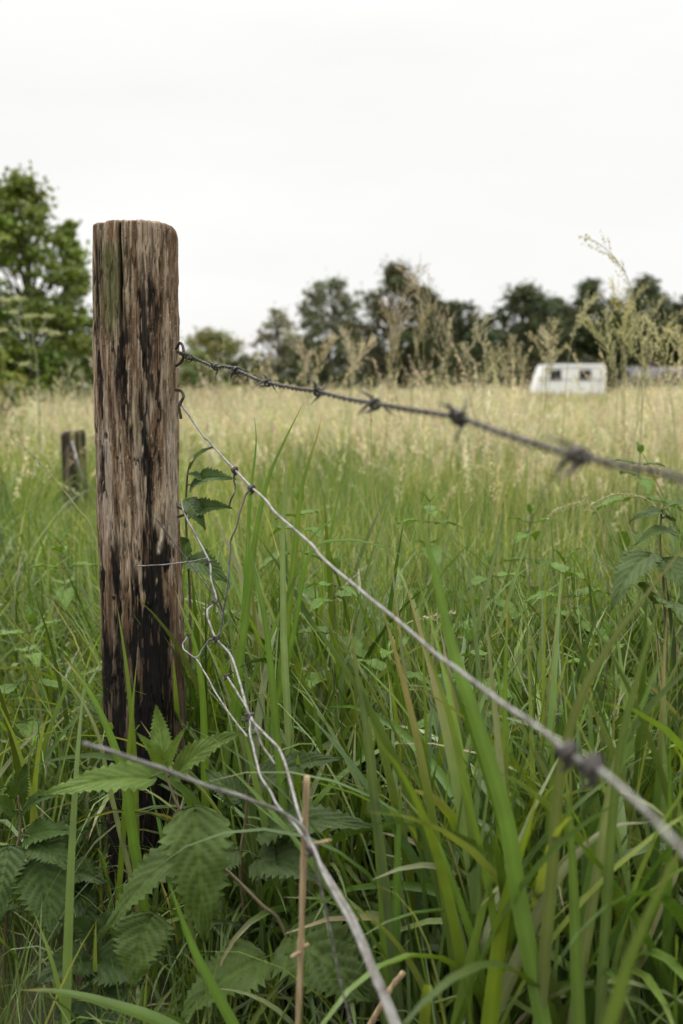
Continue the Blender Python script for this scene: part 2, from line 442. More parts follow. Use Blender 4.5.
# --- lush broad grass of the verge
def verge():
    mb = MB()

    def lot(n, xr, yr, hr, wr, S, pal, cond=None, bendk=0.55, across=3, leanmax=0.45):
        X = rng.uniform(*xr, n); Y = rng.uniform(*yr, n)
        ok = np.abs(X) < 0.46 * Y + 0.55
        ok &= np.hypot(X - POST_X, Y - POST_Y) > 0.075
        if hr[1] < 0.3:
            ok &= ~((W / 2 + F * X / Y < 420) & (W / 2 + F * X / Y > 60) & (Y < 1.25) & (rng.uniform(0, 1, n) < 0.72))
        if cond is not None: ok &= cond(X, Y)
        X, Y = X[ok], Y[ok]; n = len(X)
        cl = fbm(X * 3, Y * 3, 0 * X, 9, 2)
        L = rng.uniform(*hr, n) * (0.75 + 0.5 * cl)
        # lower in front of the post, and where the lens is close
        ppx = W / 2 + F * X / Y
        front = (ppx > 40) & (ppx < 235) & (Y < POST_Y + 0.02)
        L = np.where(front, np.minimum(L, rng.uniform(0.10, 0.30, n)), L)
        lens = (ppx < 400) & (Y < 1.16) & ~((ppx < 70) & (Y > 0.98) & (rng.uniform(0, 1, n) < .6))
        L = np.where(lens, np.minimum(L, rng.uniform(0.06, 0.20, n) * sstep(0.5, 1.1, Y) + 0.05), L)
        L = np.where(Y < 0.95, L * np.interp(Y, [0.45, 0.95], [0.62, 1.0]), L)
        see = (np.abs(X / Y + 0.268) < 0.04) & (Y < 4.6)
        L = np.where(see, np.minimum(L, np.maximum(0.80 - 0.107 * Y, 0.1)), L)
        w = rng.uniform(*wr, n) * np.clip(L / 0.4, 0.4, 1.1)
        V, Q, k = blades(np.stack([X, Y, 0 * X], -1), rng.uniform(0, 2 * math.pi, n), L, w,
                         rng.uniform(0.0, leanmax, n), rng.gamma(1.8, bendk, n), S=S, across=across, fold=rng.uniform(0.12, 0.3),
                         twist=rng.normal(0, 0.9, n), power=2.0)
        kk = across; c = pick(pal, n)[:, None, None, :].repeat(S + 1, 1).repeat(kk, 2)
        tt = np.linspace(0, 1, S + 1)[None, :, None, None]
        dry = (rng.uniform(0, 1, n) < 0.16)[:, None, None, None] * sstep(0, 0.25, tt - rng.uniform(.6, 1.0, n)[:, None, None, None])
        c = c * (1 - dry) + np.array((0.25, 0.21, 0.11)) * dry
        al = np.broadcast_to(np.linspace(0, 1, kk)[None, None, :, None] , c.shape[:3] + (1,))
        c = np.concatenate([c, al], -1).reshape(-1, 4)
        mb.add(V, Q, None, c)

    # broad leaves right of the fence, near the lens
    lot(1500, (-0.3, 1.2), (0.88, 1.7), (0.34, 0.60), (0.009, 0.017), 12, GREEN, bendk=0.35, leanmax=0.3)
    lot(1500, (-0.3, 1.3), (0.88, 1.9), (0.34, 0.60), (0.010, 0.018), 14, GREEN, bendk=1.0, leanmax=0.4)
    lot(1900, (-0.4, 1.4), (1.3, 2.4), (0.28, 0.50), (0.006, 0.012), 9, GREEN)
    # slim upright stems standing above the rest
    lot(1000, (-0.3, 2.2), (1.7, 3.8), (0.48, 0.64), (0.002, 0.004), 8, MEADOW + GREEN, bendk=0.18, leanmax=0.16)
    lot(1900, (-0.2, 1.4), (0.95, 1.7), (0.22, 0.46), (0.011, 0.019), 9, GREEN, bendk=0.9, leanmax=0.5)
    # finer leaves mixed in everywhere
    lot(1800, (-0.3, 1.2), (0.9, 1.7), (0.30, 0.58), (0.003, 0.006), 8, GREEN, bendk=0.3, leanmax=0.28)
    lot(700, (0.3, 1.1), (1.2, 1.9), (0.42, 0.66), (0.004, 0.010), 9, GREEN, bendk=0.4, leanmax=0.3)
    lot(2200, (-1.4, 1.6), (0.8, 1.4), (0.15, 0.40), (0.003, 0.007), 7, GREEN)
    lot(6500, (-1.4, 1.8), (1.3, 2.7), (0.18, 0.42), (0.003, 0.007), 6, GREEN)
    # verge left of the post
    lot(15000, (-3.4, 0.2), (1.25, 5.6), (0.28, 0.56), (0.005, 0.011), 8, GREEN, lambda x, y: x < fence_x(y) + 0.15, 0.7)
    # short undergrowth
    lot(11000, (-1.6, 1.6), (0.75, 2.8), (0.08, 0.26), (0.003, 0.007), 4, GREEN, across=2)
    # some dead straw low down
    lot(450, (-1.3, 1.3), (1.1, 2.4), (0.15, 0.4), (0.002, 0.005), 5, [((0.34, 0.27, 0.14), 2), ((0.2, 0.14, 0.07), 1)], across=2, leanmax=0.9)
    o = mb.build('verge_grass', M_GRASS)
    tag(o, 'lush broad green grass crowding round the fence post', 'grass', kind='stuff')

    # small-leaved ground cover
    n = 12000
    X = rng.uniform(-1.8, 2.0, n); Y = rng.uniform(1.35, 3.4, n)
    cl = fbm(X * 4, Y * 4, 0 * X, 5, 3)
    ok = (cl > 0.45) & (np.hypot(X - POST_X, Y - POST_Y) > 0.075); X, Y = X[ok], Y[ok]; n = len(X)
    pos = np.stack([X, Y, rng.uniform(0.03, 0.30, n)], -1)
    pos[:, 2] *= np.where((np.abs(X - POST_X * Y / POST_Y) < 0.12) & (Y < POST_Y), 0.6, 1)
    D = diamonds(pos, rng.uniform(0.003, 0.007, n), 1.7, 0.1)
    o = build('ground_cover', D[0], D[1], col=np.repeat(pick(GREEN, n), 4, 0), mat=M_GRASS)
    tag(o, 'small green leaves of ground cover under the grass', 'ground cover', kind='stuff')


meadow()
verge()


# ------------------------------------------------------------------ single tall blades, traced and set at their own distance
def tall_blade(pts, wpx, Y, label, col=(0.085, 0.145, 0.028), fold=0.22, face=None, name='grass_shoot', tail=True, belly=0.3):
    """pts: pixels tip -> base (px,py[,Y]); the blade carries on down to the ground"""
    q = [P(p[0], p[1], p[2] if len(p) > 2 else Y) for p in pts]
    if tail:
        b = q[-1]; d = (q[-1] - q[-2]).normalized()
        if b.z > 0.03:
            side = Vector((d.x, d.y, 0)) * min(1.0, b.z * 1.2)
            q.append(Vector((b.x + side.x * 0.5, b.y + side.y * 0.5, b.z * 0.45)))
            q.append(Vector((b.x + side.x * 0.75, b.y + side.y * 0.75, 0.0)))
    c = spline(q, 10)[::-1]
    m_ = len(c); t = np.linspace(0, 1, m_)
    ln = np.concatenate([[0], np.cumsum(np.linalg.norm(np.diff(c, axis=0), axis=1))]); t = ln / ln[-1]
    w = wpx * 0.85 * Y / F
    hw = w / 2 * np.clip((0.35 + 0.65 * sstep(0, belly + 0.2, t)) * (1 - t ** 3.5) ** 0.9, 0.02, 1)
    tan = np.gradient(c, axis=0); tan /= np.linalg.norm(tan, axis=1)[:, None]
    view = np.array(face if face else (0.15, -1, 0.25), float)
    side = np.cross(tan, view); side /= np.linalg.norm(side, axis=1)[:, None]
    up = np.cross(side, tan)
    hw = hw[:, None]
    V = np.stack([c - side * hw - up * hw * fold, c - side * hw * .5 - up * hw * fold * .4, c,
                  c + side * hw * .5 - up * hw * fold * .4, c + side * hw - up * hw * fold], 1)
    base = (np.arange(m_ - 1) * 5)[:, None] + np.arange(4)[None]
    Q = np.stack([base, base + 1, base + 6, base + 5], -1).reshape(-1, 4)
    col = np.array(col) * (1 + 0.06 * rng.standard_normal(3))
    cc = np.ones((m_, 5, 4)); cc[..., :3] = col * (0.9 + 0.25 * vnoise(c[:, 2] * 30, c[:, 0] * 30, c[:, 1] * 9, 3))[:, None, None]; cc[:, 2, :3] *= 1.18
    cc[..., 3] = np.array((0, .25, .5, .75, 1))[None]
    tipd = sstep(0.90, 1.0, t)[:, None, None] * rng.uniform(0, 1); cc[..., :3] = cc[..., :3] * (1 - tipd) + np.array((0.32, 0.24, 0.11)) * tipd
    o = build(name, V, Q, col=cc, mat=M_GRASS, loc=tuple(c[0]))
    tag(o, label, 'grass blade', 'tall grass blades standing along the fence')


LG = (0.105, 0.175, 0.026); DG = (0.088, 0.145, 0.026); YG = (0.12, 0.18, 0.02); PG = (0.17, 0.215, 0.095); GG = (0.085, 0.115, 0.045)
tall_blade([(408, 484), (432, 560), (452, 645), (478, 725), (505, 812), (520, 900)], 25, 0.78, 'broad out-of-focus green blade leaning left across the middle of the smooth wire', (0.11, 0.175, 0.03))
tall_blade([(254, 412), (256, 445), (250, 500), (246, 580)], 8, 1.32, 'slim upright blade whose tip stands just right of the two wire knots', LG)
tall_blade([(304, 402), (285, 440), (268, 480), (255, 540), (243, 640)], 10, 1.3, 'long curved blade with its tip reaching the barbed wire', LG)
tall_blade([(322, 416), (316, 440), (307, 468), (300, 500), (292, 580)], 11, 1.35, 'blade with a wide pointed top leaning right of the curved blade', LG)
tall_blade([(287, 430), (286, 470), (283, 540), (284, 640), (288, 720)], 10, 1.25, 'straight pale blade rising behind the bend of the smooth wire', PG)
tall_blade([(240, 500), (252, 560), (265, 620), (272, 680), (280, 770)], 11, 1.12, 'broad green blade beside the drooping vertical wire', LG)
tall_blade([(350, 620), (358, 680), (368, 740), (378, 830)], 15, 0.95, 'dull grey-green blade below the smooth wire, right of the mesh wires', GG)
tall_blade([(117, 605), (124, 650), (130, 700), (134, 760), (136, 830)], 9, 1.22, 'thin light blade standing against the charred foot of the post', LG)
tall_blade([(137, 660), (133, 700), (128, 760), (122, 850)], 8, 1.20, 'short blade close beside the thin light one against the post', YG)
tall_blade([(175, 590), (186, 620), (196, 650), (203, 700), (205, 780)], 11, 1.26, 'bright yellow-green blade at the right edge of the post', YG)
tall_blade([(62, 655), (88, 690), (108, 730), (124, 780), (135, 850)], 14, 1.15, 'arching green blade leaning in from the left of the post', LG)
tall_blade([(45, 660), (75, 690), (98, 735), (110, 790)], 7, 1.2, 'narrow pale blade left of the arching green blade', PG)
tall_blade([(168, 880), (192, 945), (212, 985), (236, 1030)], 17, 0.85, 'bright green blade crossing below the big hanging nettle leaf', (0.085, 0.15, 0.022))
tall_blade([(20, 990), (60, 992), (110, 1004), (165, 1024), (215, 1060)], 20, 0.9, 'dark blade lying nearly flat along the bottom left corner', DG)
tall_blade([(690, 540), (650, 590), (610, 645), (578, 705), (560, 780), (552, 880)], 18, 0.78, 'blurred olive blade slanting down from the right edge under the barbed wire', (0.10, 0.14, 0.034), belly=0.1)
tall_blade([(672, 575), (655, 620), (640, 670), (622, 740), (612, 830), (606, 930)], 16, 0.82, 'second blurred blade just below the olive slanting one', (0.095, 0.135, 0.034))
tall_blade([(538, 790), (528, 830), (512, 880), (500, 940), (492, 1010)], 26, 0.80, 'vivid lime blade below the blurred knot of the smooth wire', (0.13, 0.20, 0.014))
tall_blade([(652, 822), (610, 828), (570, 862), (540, 910), (505, 990)], 20, 0.86, 'pale grey-green blade arching over at lower right', PG, face=(0.2, -0.7, 0.7))
tall_blade([(585, 838), (555, 870), (520, 930), (495, 1000)], 13, 0.88, 'narrow pale blade under the arching one at lower right', PG)
tall_blade([(700, 815), (665, 880), (630, 960), (605, 1040)], 34, 0.52, 'widest dark blurred blade in the bottom right corner', DG)
tall_blade([(440, 860), (452, 905), (462, 950), (470, 1010)], 22, 0.92, 'silvery broad blade standing low in the bottom middle', PG)
tall_blade([(398, 790), (430, 830), (452, 880), (478, 960), (490, 1040)], 13, 0.9, 'straight thin blade leaning left over the silvery broad one', LG)
tall_blade([(565, 760), (572, 850), (576, 940), (580, 1040)], 20, 0.8, 'upright olive blade below the right-hand wire knot', (0.09, 0.135, 0.028))
tall_blade([(508, 590), (506, 660), (504, 740), (500, 830)], 11, 0.95, 'upright blade right of the broad blurred one', LG)
tall_blade([(420, 540), (422, 620), (425, 700), (428, 790)], 5, 1.05, 'very slender upright stem-like blade behind the smooth wire', LG)
tall_blade([(372, 470), (380, 520), (392, 570), (402, 650)], 5, 1.3, 'fine pale blade leaning left in the middle of the grass', (0.19, 0.19, 0.10))
tall_blade([(378, 490), (340, 515), (310, 540), (290, 590)], 6, 1.35, 'narrow blade bending right above the tangle of grass', LG)
tall_blade([(420, 565), (385, 548), (345, 540), (310, 555), (292, 640)], 7, 1.3, 'blade arching over to the right below the narrow bending one', LG)
tall_blade([(366, 765), (376, 830), (383, 900), (388, 1000)], 15, 0.95, 'bright upright blade just right of the dry stalk', (0.095, 0.16, 0.024))
tall_blade([(402, 775), (398, 850), (396, 930), (394, 1020)], 14, 0.95, 'upright dark blade right of the double wire at the bottom', DG)
tall_blade([(555, 700), (552, 770), (548, 850), (545, 940)], 14, 0.95, 'medium upright blade left of the right-hand wire knot', (0.08, 0.13, 0.028))
tall_blade([(640, 680), (628, 720), (612, 780), (600, 860)], 17, 0.85, 'pale broad blade rising behind the smooth wire at the right', PG)


# ------------------------------------------------------------------ the fence post
def make_post():
    z1 = P(137, 220, 1.34).z
    loc = (POST_X, POST_Y, 0.0)
    na, nz = 380, 700
    a = np.linspace(-math.pi, math.pi, na, endpoint=False)
    z = np.linspace(-0.05, z1, nz)
    A, Z = np.meshgrid(a, z)
    # outline: pixel half width by height
    pyv = np.interp(Z, [P(137, y, 1.34).z for y in (980, 900, 700, 600, 500, 400, 300, 222)], [980, 900, 700, 600, 500, 400, 300, 222])
    hwp = np.interp(pyv, [222, 240, 330, 400, 500, 600, 700, 900], [41.5, 42, 43, 42.6, 42, 43, 43.6, 43.6])
    cxp = np.interp(pyv, [222, 330, 400, 500, 600, 700, 900], [135.2, 136.6, 136.8, 138.5, 142, 144.3, 149])
    r = hwp * 1.34 / F
    ox = np.interp(pyv, [222, 330, 400, 500, 600, 700, 900], [3, 1.6, .1, -.6, .4, 0, 0]) * 1.34 / F
    ca, sa = np.cos(A), np.sin(A)
    dx, dy = np.sin(A), -np.cos(A)           # a=0 faces the camera
    big = fbm(dx * 1.6, dy * 1.6, Z * 4, 2, 3) - 0.5
    grain = fbm(dx * 11 + 2 * big, dy * 11, Z * 14, 21, 4) - 0.5
    fine = fbm(dx * 30, dy * 30, Z * 40, 33, 3) - 0.5
    ridge = np.abs(fbm(dx * 8 + big, dy * 8, Z * 9, 51, 3) - 0.5)
    topf = 1 - 0.55 * sstep(z1 - 0.02, z1, Z)
    disp = (big * 0.007 + grain * 0.0062 + fine * 0.003 - 0.0034 * np.exp(-(ridge / 0.02) ** 2)) * topf
    px = cxp + hwp * np.sin(A)
    front = ca > -0.15

    def streak(x0, x1, ya, yb, hw, seed, wob=3.0, soft=18):
        xc = x0 + (x1 - x0) * np.clip((pyv - ya) / (yb - ya), 0, 1) + wob * (fbm(pyv * 0.03, 0 * pyv, 0 * pyv, seed, 3) - 0.5) * 2
        h = hw * (0.5 + fbm(pyv * 0.045, 0 * pyv + 3, 0 * pyv, seed + 5, 3))
        edge = (fbm(dx * 14, dy * 14, Z * 30, seed + 9, 4) - 0.5) * 11 + (vnoise(dx * 40, dy * 40, Z * 25, seed + 3) - .5) * 4
        s = 1 - sstep(h - 0.7, h + 0.8, np.abs(px + edge - xc))
        s = s * sstep(ya - soft, ya + soft, pyv + edge * 6) * (1 - sstep(yb - soft, yb + soft, pyv + edge * 6))
        return np.where(front, s, 0)

    # crack running down from the top
    cx = 128.5 + (pyv - 222) * 0.02 + 1.2 * (fbm(pyv * 0.03, 0 * pyv, 0 * pyv, 61, 2) - 0.5)
    crack = np.exp(-(np.abs(px - cx) / 1.5) ** 3) * (1 - sstep(285, 335, pyv)) * front
    disp = disp - 0.011 * crack
    # black tarry stains
    blk = np.zeros_like(px)
    for s in ((103, 101, 225, 345, 4.5, 1), (102, 106, 320, 420, 2.5, 4), (133, 129, 318, 402, 5, 2), (134, 138, 395, 440, 2, 12),
              (150, 158, 285, 400, 4.5, 3), (158, 160, 285, 330, 3, 31), (152, 160, 395, 560, 3.5, 5), (165, 166, 330, 480, 1.3, 6), (110, 108, 440, 520, 1.5, 7),
              (104, 106, 545, 720, 4, 8), (123, 125, 545, 640, 4.5, 9), (143, 146, 570, 900, 4.5, 10), (161, 166, 535, 900, 12.5, 11),
              (171, 172, 600, 900, 6, 13), (128, 130, 640, 960, 6, 14), (113, 112, 640, 960, 6, 15), (152, 156, 640, 980, 10, 16), (117, 118, 700, 980, 8, 17), (106, 106, 660, 980, 5, 18)):
        blk = np.maximum(blk, streak(*s))
    # on the unseen back: a plain mottling of the same stain
    back = sstep(0.56, 0.66, fbm(dx * 4, dy * 4, Z * 2.5, 71, 4))
    blk = np.where(front, blk, back)
    charn = fbm(dx * 9, dy * 9, Z * 9, 81, 4)
    blk = np.clip(blk * sstep(0.25, 0.38, charn + 0.17 + 0.15 * sstep(520, 600, pyv)) * (0.93 + 0.07 * sstep(500, 600, pyv)), 0, 1)
    blk = blk * (1 - 0.8 * sstep(0.64, 0.70, fbm(dx * 13, dy * 13, Z * 26, 85, 4)))
    disp = disp - 0.0016 * blk + 0.0016 * blk * (fbm(dx * 22, dy * 22, Z * 60, 83, 3) - 0.5) * 2
    # knot scar, holes
    for (hx, hy, hr) in ((112, 436, 2.2), (107, 448, 1.5), (125, 458, 1.3), (107, 478, 2.0), (120, 598, 1.6)):
        hole = np.exp(-(((px - hx) / hr) ** 2 + ((pyv - hy) / (hr * 1.5)) ** 2) ** 2) * front
        blk = np.maximum(blk, hole); disp = disp - 0.004 * hole
    for k, (hx, hy) in enumerate(((105, 475), (108, 484), (104, 490), (111, 492), (107, 497))):
        sc = np.exp(-(((px - hx - (pyv - hy) * (0.35 if k % 2 else -0.3)) / 1.1) ** 2 + ((pyv - hy) / 8) ** 2)) * front
        blk = np.maximum(blk, sc * 0.95); disp = disp - 0.002 * sc
    # pale sliver of bare wood right of the centre
    sl = np.exp(-((px - 168.5 + (pyv - 540) * 0.12) / 1.8) ** 2) * sstep(524, 530, pyv) * (1 - sstep(549, 556, pyv)) * front
    rr = r + disp
    # rounded top, more worn at the right
    worn = 0.0035 + 0.010 * sstep(0.62, 1.0, dx) + 0.003 * vnoise(dx * 4, dy * 4, 0 * dx, 91)
    tcut = np.clip((Z - (z1 - worn)) / worn, 0, 1)
    rr = rr - worn * 0.62 * (1 - np.sqrt(np.clip(1 - tcut ** 2, 0, 1)))
    V = np.stack([ox + rr * dx, rr * dy, Z - (0.0009 * vnoise(dx * 9, dy * 9, 0 * dx, 92) + 0.003 * sstep(.6, .8, vnoise(dx * 5, dy * 5, 0 * dx, 94)) + 0.005 * crack) * sstep(0.2, 1, tcut)], -1)
    # colour
    s1 = fbm(dx * 9 + 3 * big, dy * 9, Z * 14, 101, 5); s2 = fbm(dx * 16 + 3 * big, dy * 16, Z * 26, 111, 5); s3 = fbm(dx * 3, dy * 3, Z * 3, 121, 3)
    tan_, brown, red = np.array((0.31, 0.24, 0.168)), np.array((0.078, 0.051, 0.032)), np.array((0.145, 0.09, 0.052))
    lerp = lambda p, q, f: p * (1 - f[..., None]) + q * f[..., None]
    c = lerp(np.broadcast_to(tan_, V.shape), red, sstep(0.42, 0.58, s1))
    c = lerp(c, brown, sstep(0.5, 0.68, s2) * 0.85)
    c = lerp(c, np.array((0.32, 0.262, 0.205)), sstep(0.42, 0.58, s3) * sstep(400, 440, pyv) * (1 - sstep(520, 570, pyv)) * 0.7)
    c = lerp(c, brown * 0.75, sstep(560, 680, pyv + 60 * (s1 - 0.5)) * 0.75)
    rd2 = np.abs(fbm(dx * 15 + 2 * big, dy * 15, Z * 11, 151, 4) - 0.5); rd2m = sstep(0.52, 0.66, fbm(dx * 5, dy * 5, Z * 12, 153, 3))
    c = lerp(c, np.array((0.014, 0.01, 0.008)), np.exp(-(rd2 / 0.009) ** 2) * 0.9 * rd2m)
    spk = sstep(0.70, 0.76, fbm(dx * 24, dy * 24, Z * 420, 155, 3)); c = lerp(c, np.array((0.35, 0.33, 0.25)), spk * 0.6 * (1 - sstep(520, 600, pyv)))
    pit = sstep(0.73, 0.78, fbm(dx * 26, dy * 26, Z * 330, 157, 3)); c = lerp(c, np.array((0.02, 0.015, 0.011)), pit * 0.8)
    # torn fibres: dark lines where the surface has split, pale where it is freshly bare
    c = lerp(c, np.array((0.03, 0.02, 0.014)), np.exp(-(ridge / 0.012) ** 2) * 0.8)
    c = lerp(c, np.array((0.30, 0.245, 0.185)), sstep(0.60, 0.70, fbm(dx * 22, dy * 22, Z * 22, 131, 3)) * 0.5 * (1 - 0.6 * sstep(560, 640, pyv)))
    c = lerp(c, np.array((0.05, 0.035, 0.025)), sstep(0.60, 0.72, fbm(dx * 26, dy * 26, Z * 36, 141, 3)) * 0.6)
    alg = np.where(front, np.exp(-((px - 119 - 4 * (s1 - .5)) / 15) ** 2), 0) * sstep(232, 255, pyv) * (1 - sstep(310, 350, pyv)) + \
        np.where(front, np.exp(-((px - 144) / 5) ** 2), 0) * sstep(395, 420, pyv) * (1 - sstep(440, 460, pyv)) * 0.6
    alg = alg * sstep(0.36, 0.58, s2 + 0.1)
    alg = np.maximum(alg, 0.8 * sstep(-0.15, -0.35, ca) * sstep(0.45, 0.6, s3) * 0.6)
    c = lerp(c, np.array((0.095, 0.098, 0.04)), np.clip(alg, 0, 1) * 0.85)
    c = lerp(c, np.array((0.010, 0.0085, 0.0075)), np.clip(blk, 0, 1))
    c = lerp(c, np.array((0.008, 0.006, 0.005)), np.clip(crack * 1.6, 0, 1))  # shade inside the crack, put into the colour as well
    c = lerp(c, np.array((0.55, 0.47, 0.36)), np.clip(sl, 0, 1))
    i = np.arange(nz - 1)[:, None] * na; k = np.arange(na)[None]; k2 = (k + 1) % na
    Q = np.stack([i + k, i + k2, i + na + k2, i + na + k], -1).reshape(-1, 4)
    V = V.reshape(-1, 3); c = c.reshape(-1, 3)
    # sawn top face
    ring0 = (nz - 1) * na; nv = len(V); top = []
    rings = [V[ring0:ring0 + na]]
    cen = rings[0].mean(0)
    Vx, Qx = [], []
    prev = ring0
    for q, f in enumerate((0.85, 0.6, 0.3, 0.05)):
        p = cen + (rings[0] - cen) * f
        p[:, 2] = rings[0][:, 2].mean() * (1 - f) + rings[0][:, 2] * f + 0.0012 * rng.standard_normal(na) * f
        Vx.append(p); st = nv + q * na
        kk = np.arange(na); k2 = (kk + 1) % na
        Qx.append(np.stack([prev + kk, prev + k2, st + k2, st + kk], -1)); prev = st
    V = np.vstack([V] + Vx); Q = np.vstack([Q] + Qx)
    c = np.vstack([c, np.broadcast_to(np.array((0.24, 0.2, 0.16)), (4 * na, 3)) * rng.uniform(0.7, 1.1, (4 * na, 1))])
    root = empty('fence_post', loc, 'tall weathered round wooden fence post with a charred black foot', 'fence post', 'wooden fence posts')
    o = build('post', V + np.array(loc), Q, col=c, mat=M_POST, parent=root)
    # staples on the right-hand side
    def staple(pts, rad, Y=1.355):
        mb = MB(); mb.tube(spline([P(a, b, Y if len(r_) == 0 else r_[0]) for a, b, *r_ in pts], 8), rad, 8)
        mb.build('staple', M_RUST, root)
    staple([(176, 349, 1.36), (180, 343, 1.35), (183, 347, 1.335), (183.5, 356, 1.33), (181, 362, 1.335), (176, 366, 1.345)], 0.0019)
    staple([(176, 390, 1.36), (181, 391, 1.35), (183.5, 396, 1.335), (181, 402, 1.335), (179, 407, 1.335), (180.5, 415, 1.335), (181, 419, 1.335)], 0.0021)
    staple([(178, 507, 1.36), (184, 510, 1.34), (185.5, 514, 1.335), (178, 517, 1.35)], 0.0019)
    # tuft of fine bristles
    mb = MB()
    for (ex, ey) in ((190, 380), (192, 384), (189, 388), (186, 392), (188, 377), (191, 391)):
        mb.tube([P(177, 386, 1.35), P(ex, ey, 1.33)], [0.0004, 0.0002], 4)
    mb.build('bristle_tuft', M_DRY, root)


make_post()


def make_stump():
    Y = 4.6; base = P(74.5, 560, Y); loc = (base.x, Y + 0.05, 0)
    z1 = P(75, 431, Y).z; na, nz = 64, 90
    a = np.linspace(-math.pi, math.pi, na, endpoint=False); z = np.linspace(-0.05, z1, nz)
    A, Z = np.meshgrid(a, z); dx, dy = np.sin(A), -np.cos(A)
    sq = 1 / np.maximum(np.abs(dx), np.abs(dy)) ** 0.55
    r = 0.053 * sq + 0.008 * (fbm(dx * 3, dy * 3, Z * 6, 5, 3) - 0.5) + 0.006 * (fbm(dx * 8, dy * 8, Z * 5, 6, 3) - .5)
    t = sstep(z1 - 0.02, z1, Z); r = r - 0.010 * t ** 2
    V = np.stack([r * dx, r * dy, Z + 0.02 * t * (vnoise(dx * 2, dy * 2, 0 * dx, 8) - .5)], -1).reshape(-1, 3)
    n1 = fbm(dx * 4, dy * 4, Z * 9, 15, 4); n2 = fbm(dx * 3, dy * 3, Z * 5, 16, 3)
    c = np.array((0.03, 0.024, 0.018)) + sstep(0.5, 0.62, n1)[..., None] * np.array((0.11, 0.085, 0.055)) + sstep(0.55, 0.65, n2)[..., None] * np.array((0.08, 0.085, 0.03))
    i = np.arange(nz - 1)[:, None] * na; k = np.arange(na)[None]; k2 = (k + 1) % na
    Q = np.stack([i + k, i + k2, i + na + k2, i + na + k], -1).reshape(-1, 4)
    V = np.vstack([V, V[-na:].mean(0)]); c = np.vstack([c.reshape(-1, 3), (0.2, 0.17, 0.13)])
    T = [((nz - 1) * na + q, (nz - 1) * na + (q + 1) % na, len(V) - 1) for q in range(na)]
    root = empty('fence_post', loc, 'short dark mossy fence post half sunk in grass left of the tall one', 'fence post', 'wooden fence posts')
    build('post', V + np.array(loc), Q, T, c, M_POST, root)
    mb = MB(); mb.tube([P(72, 441, 4.58), P(78, 462, 4.56), P(86, 490, 4.52)], [0.006, 0.006, 0.005], 6)
    mb.build('wire_strand', M_WIRE, root)


make_stump()


# ------------------------------------------------------------------ wires
def fenceY(px):
    k = (px - W / 2) / F
    s = (k * 1.34 + .217) / (.387 + .84 * k)
    return 1.34 - .84 * s


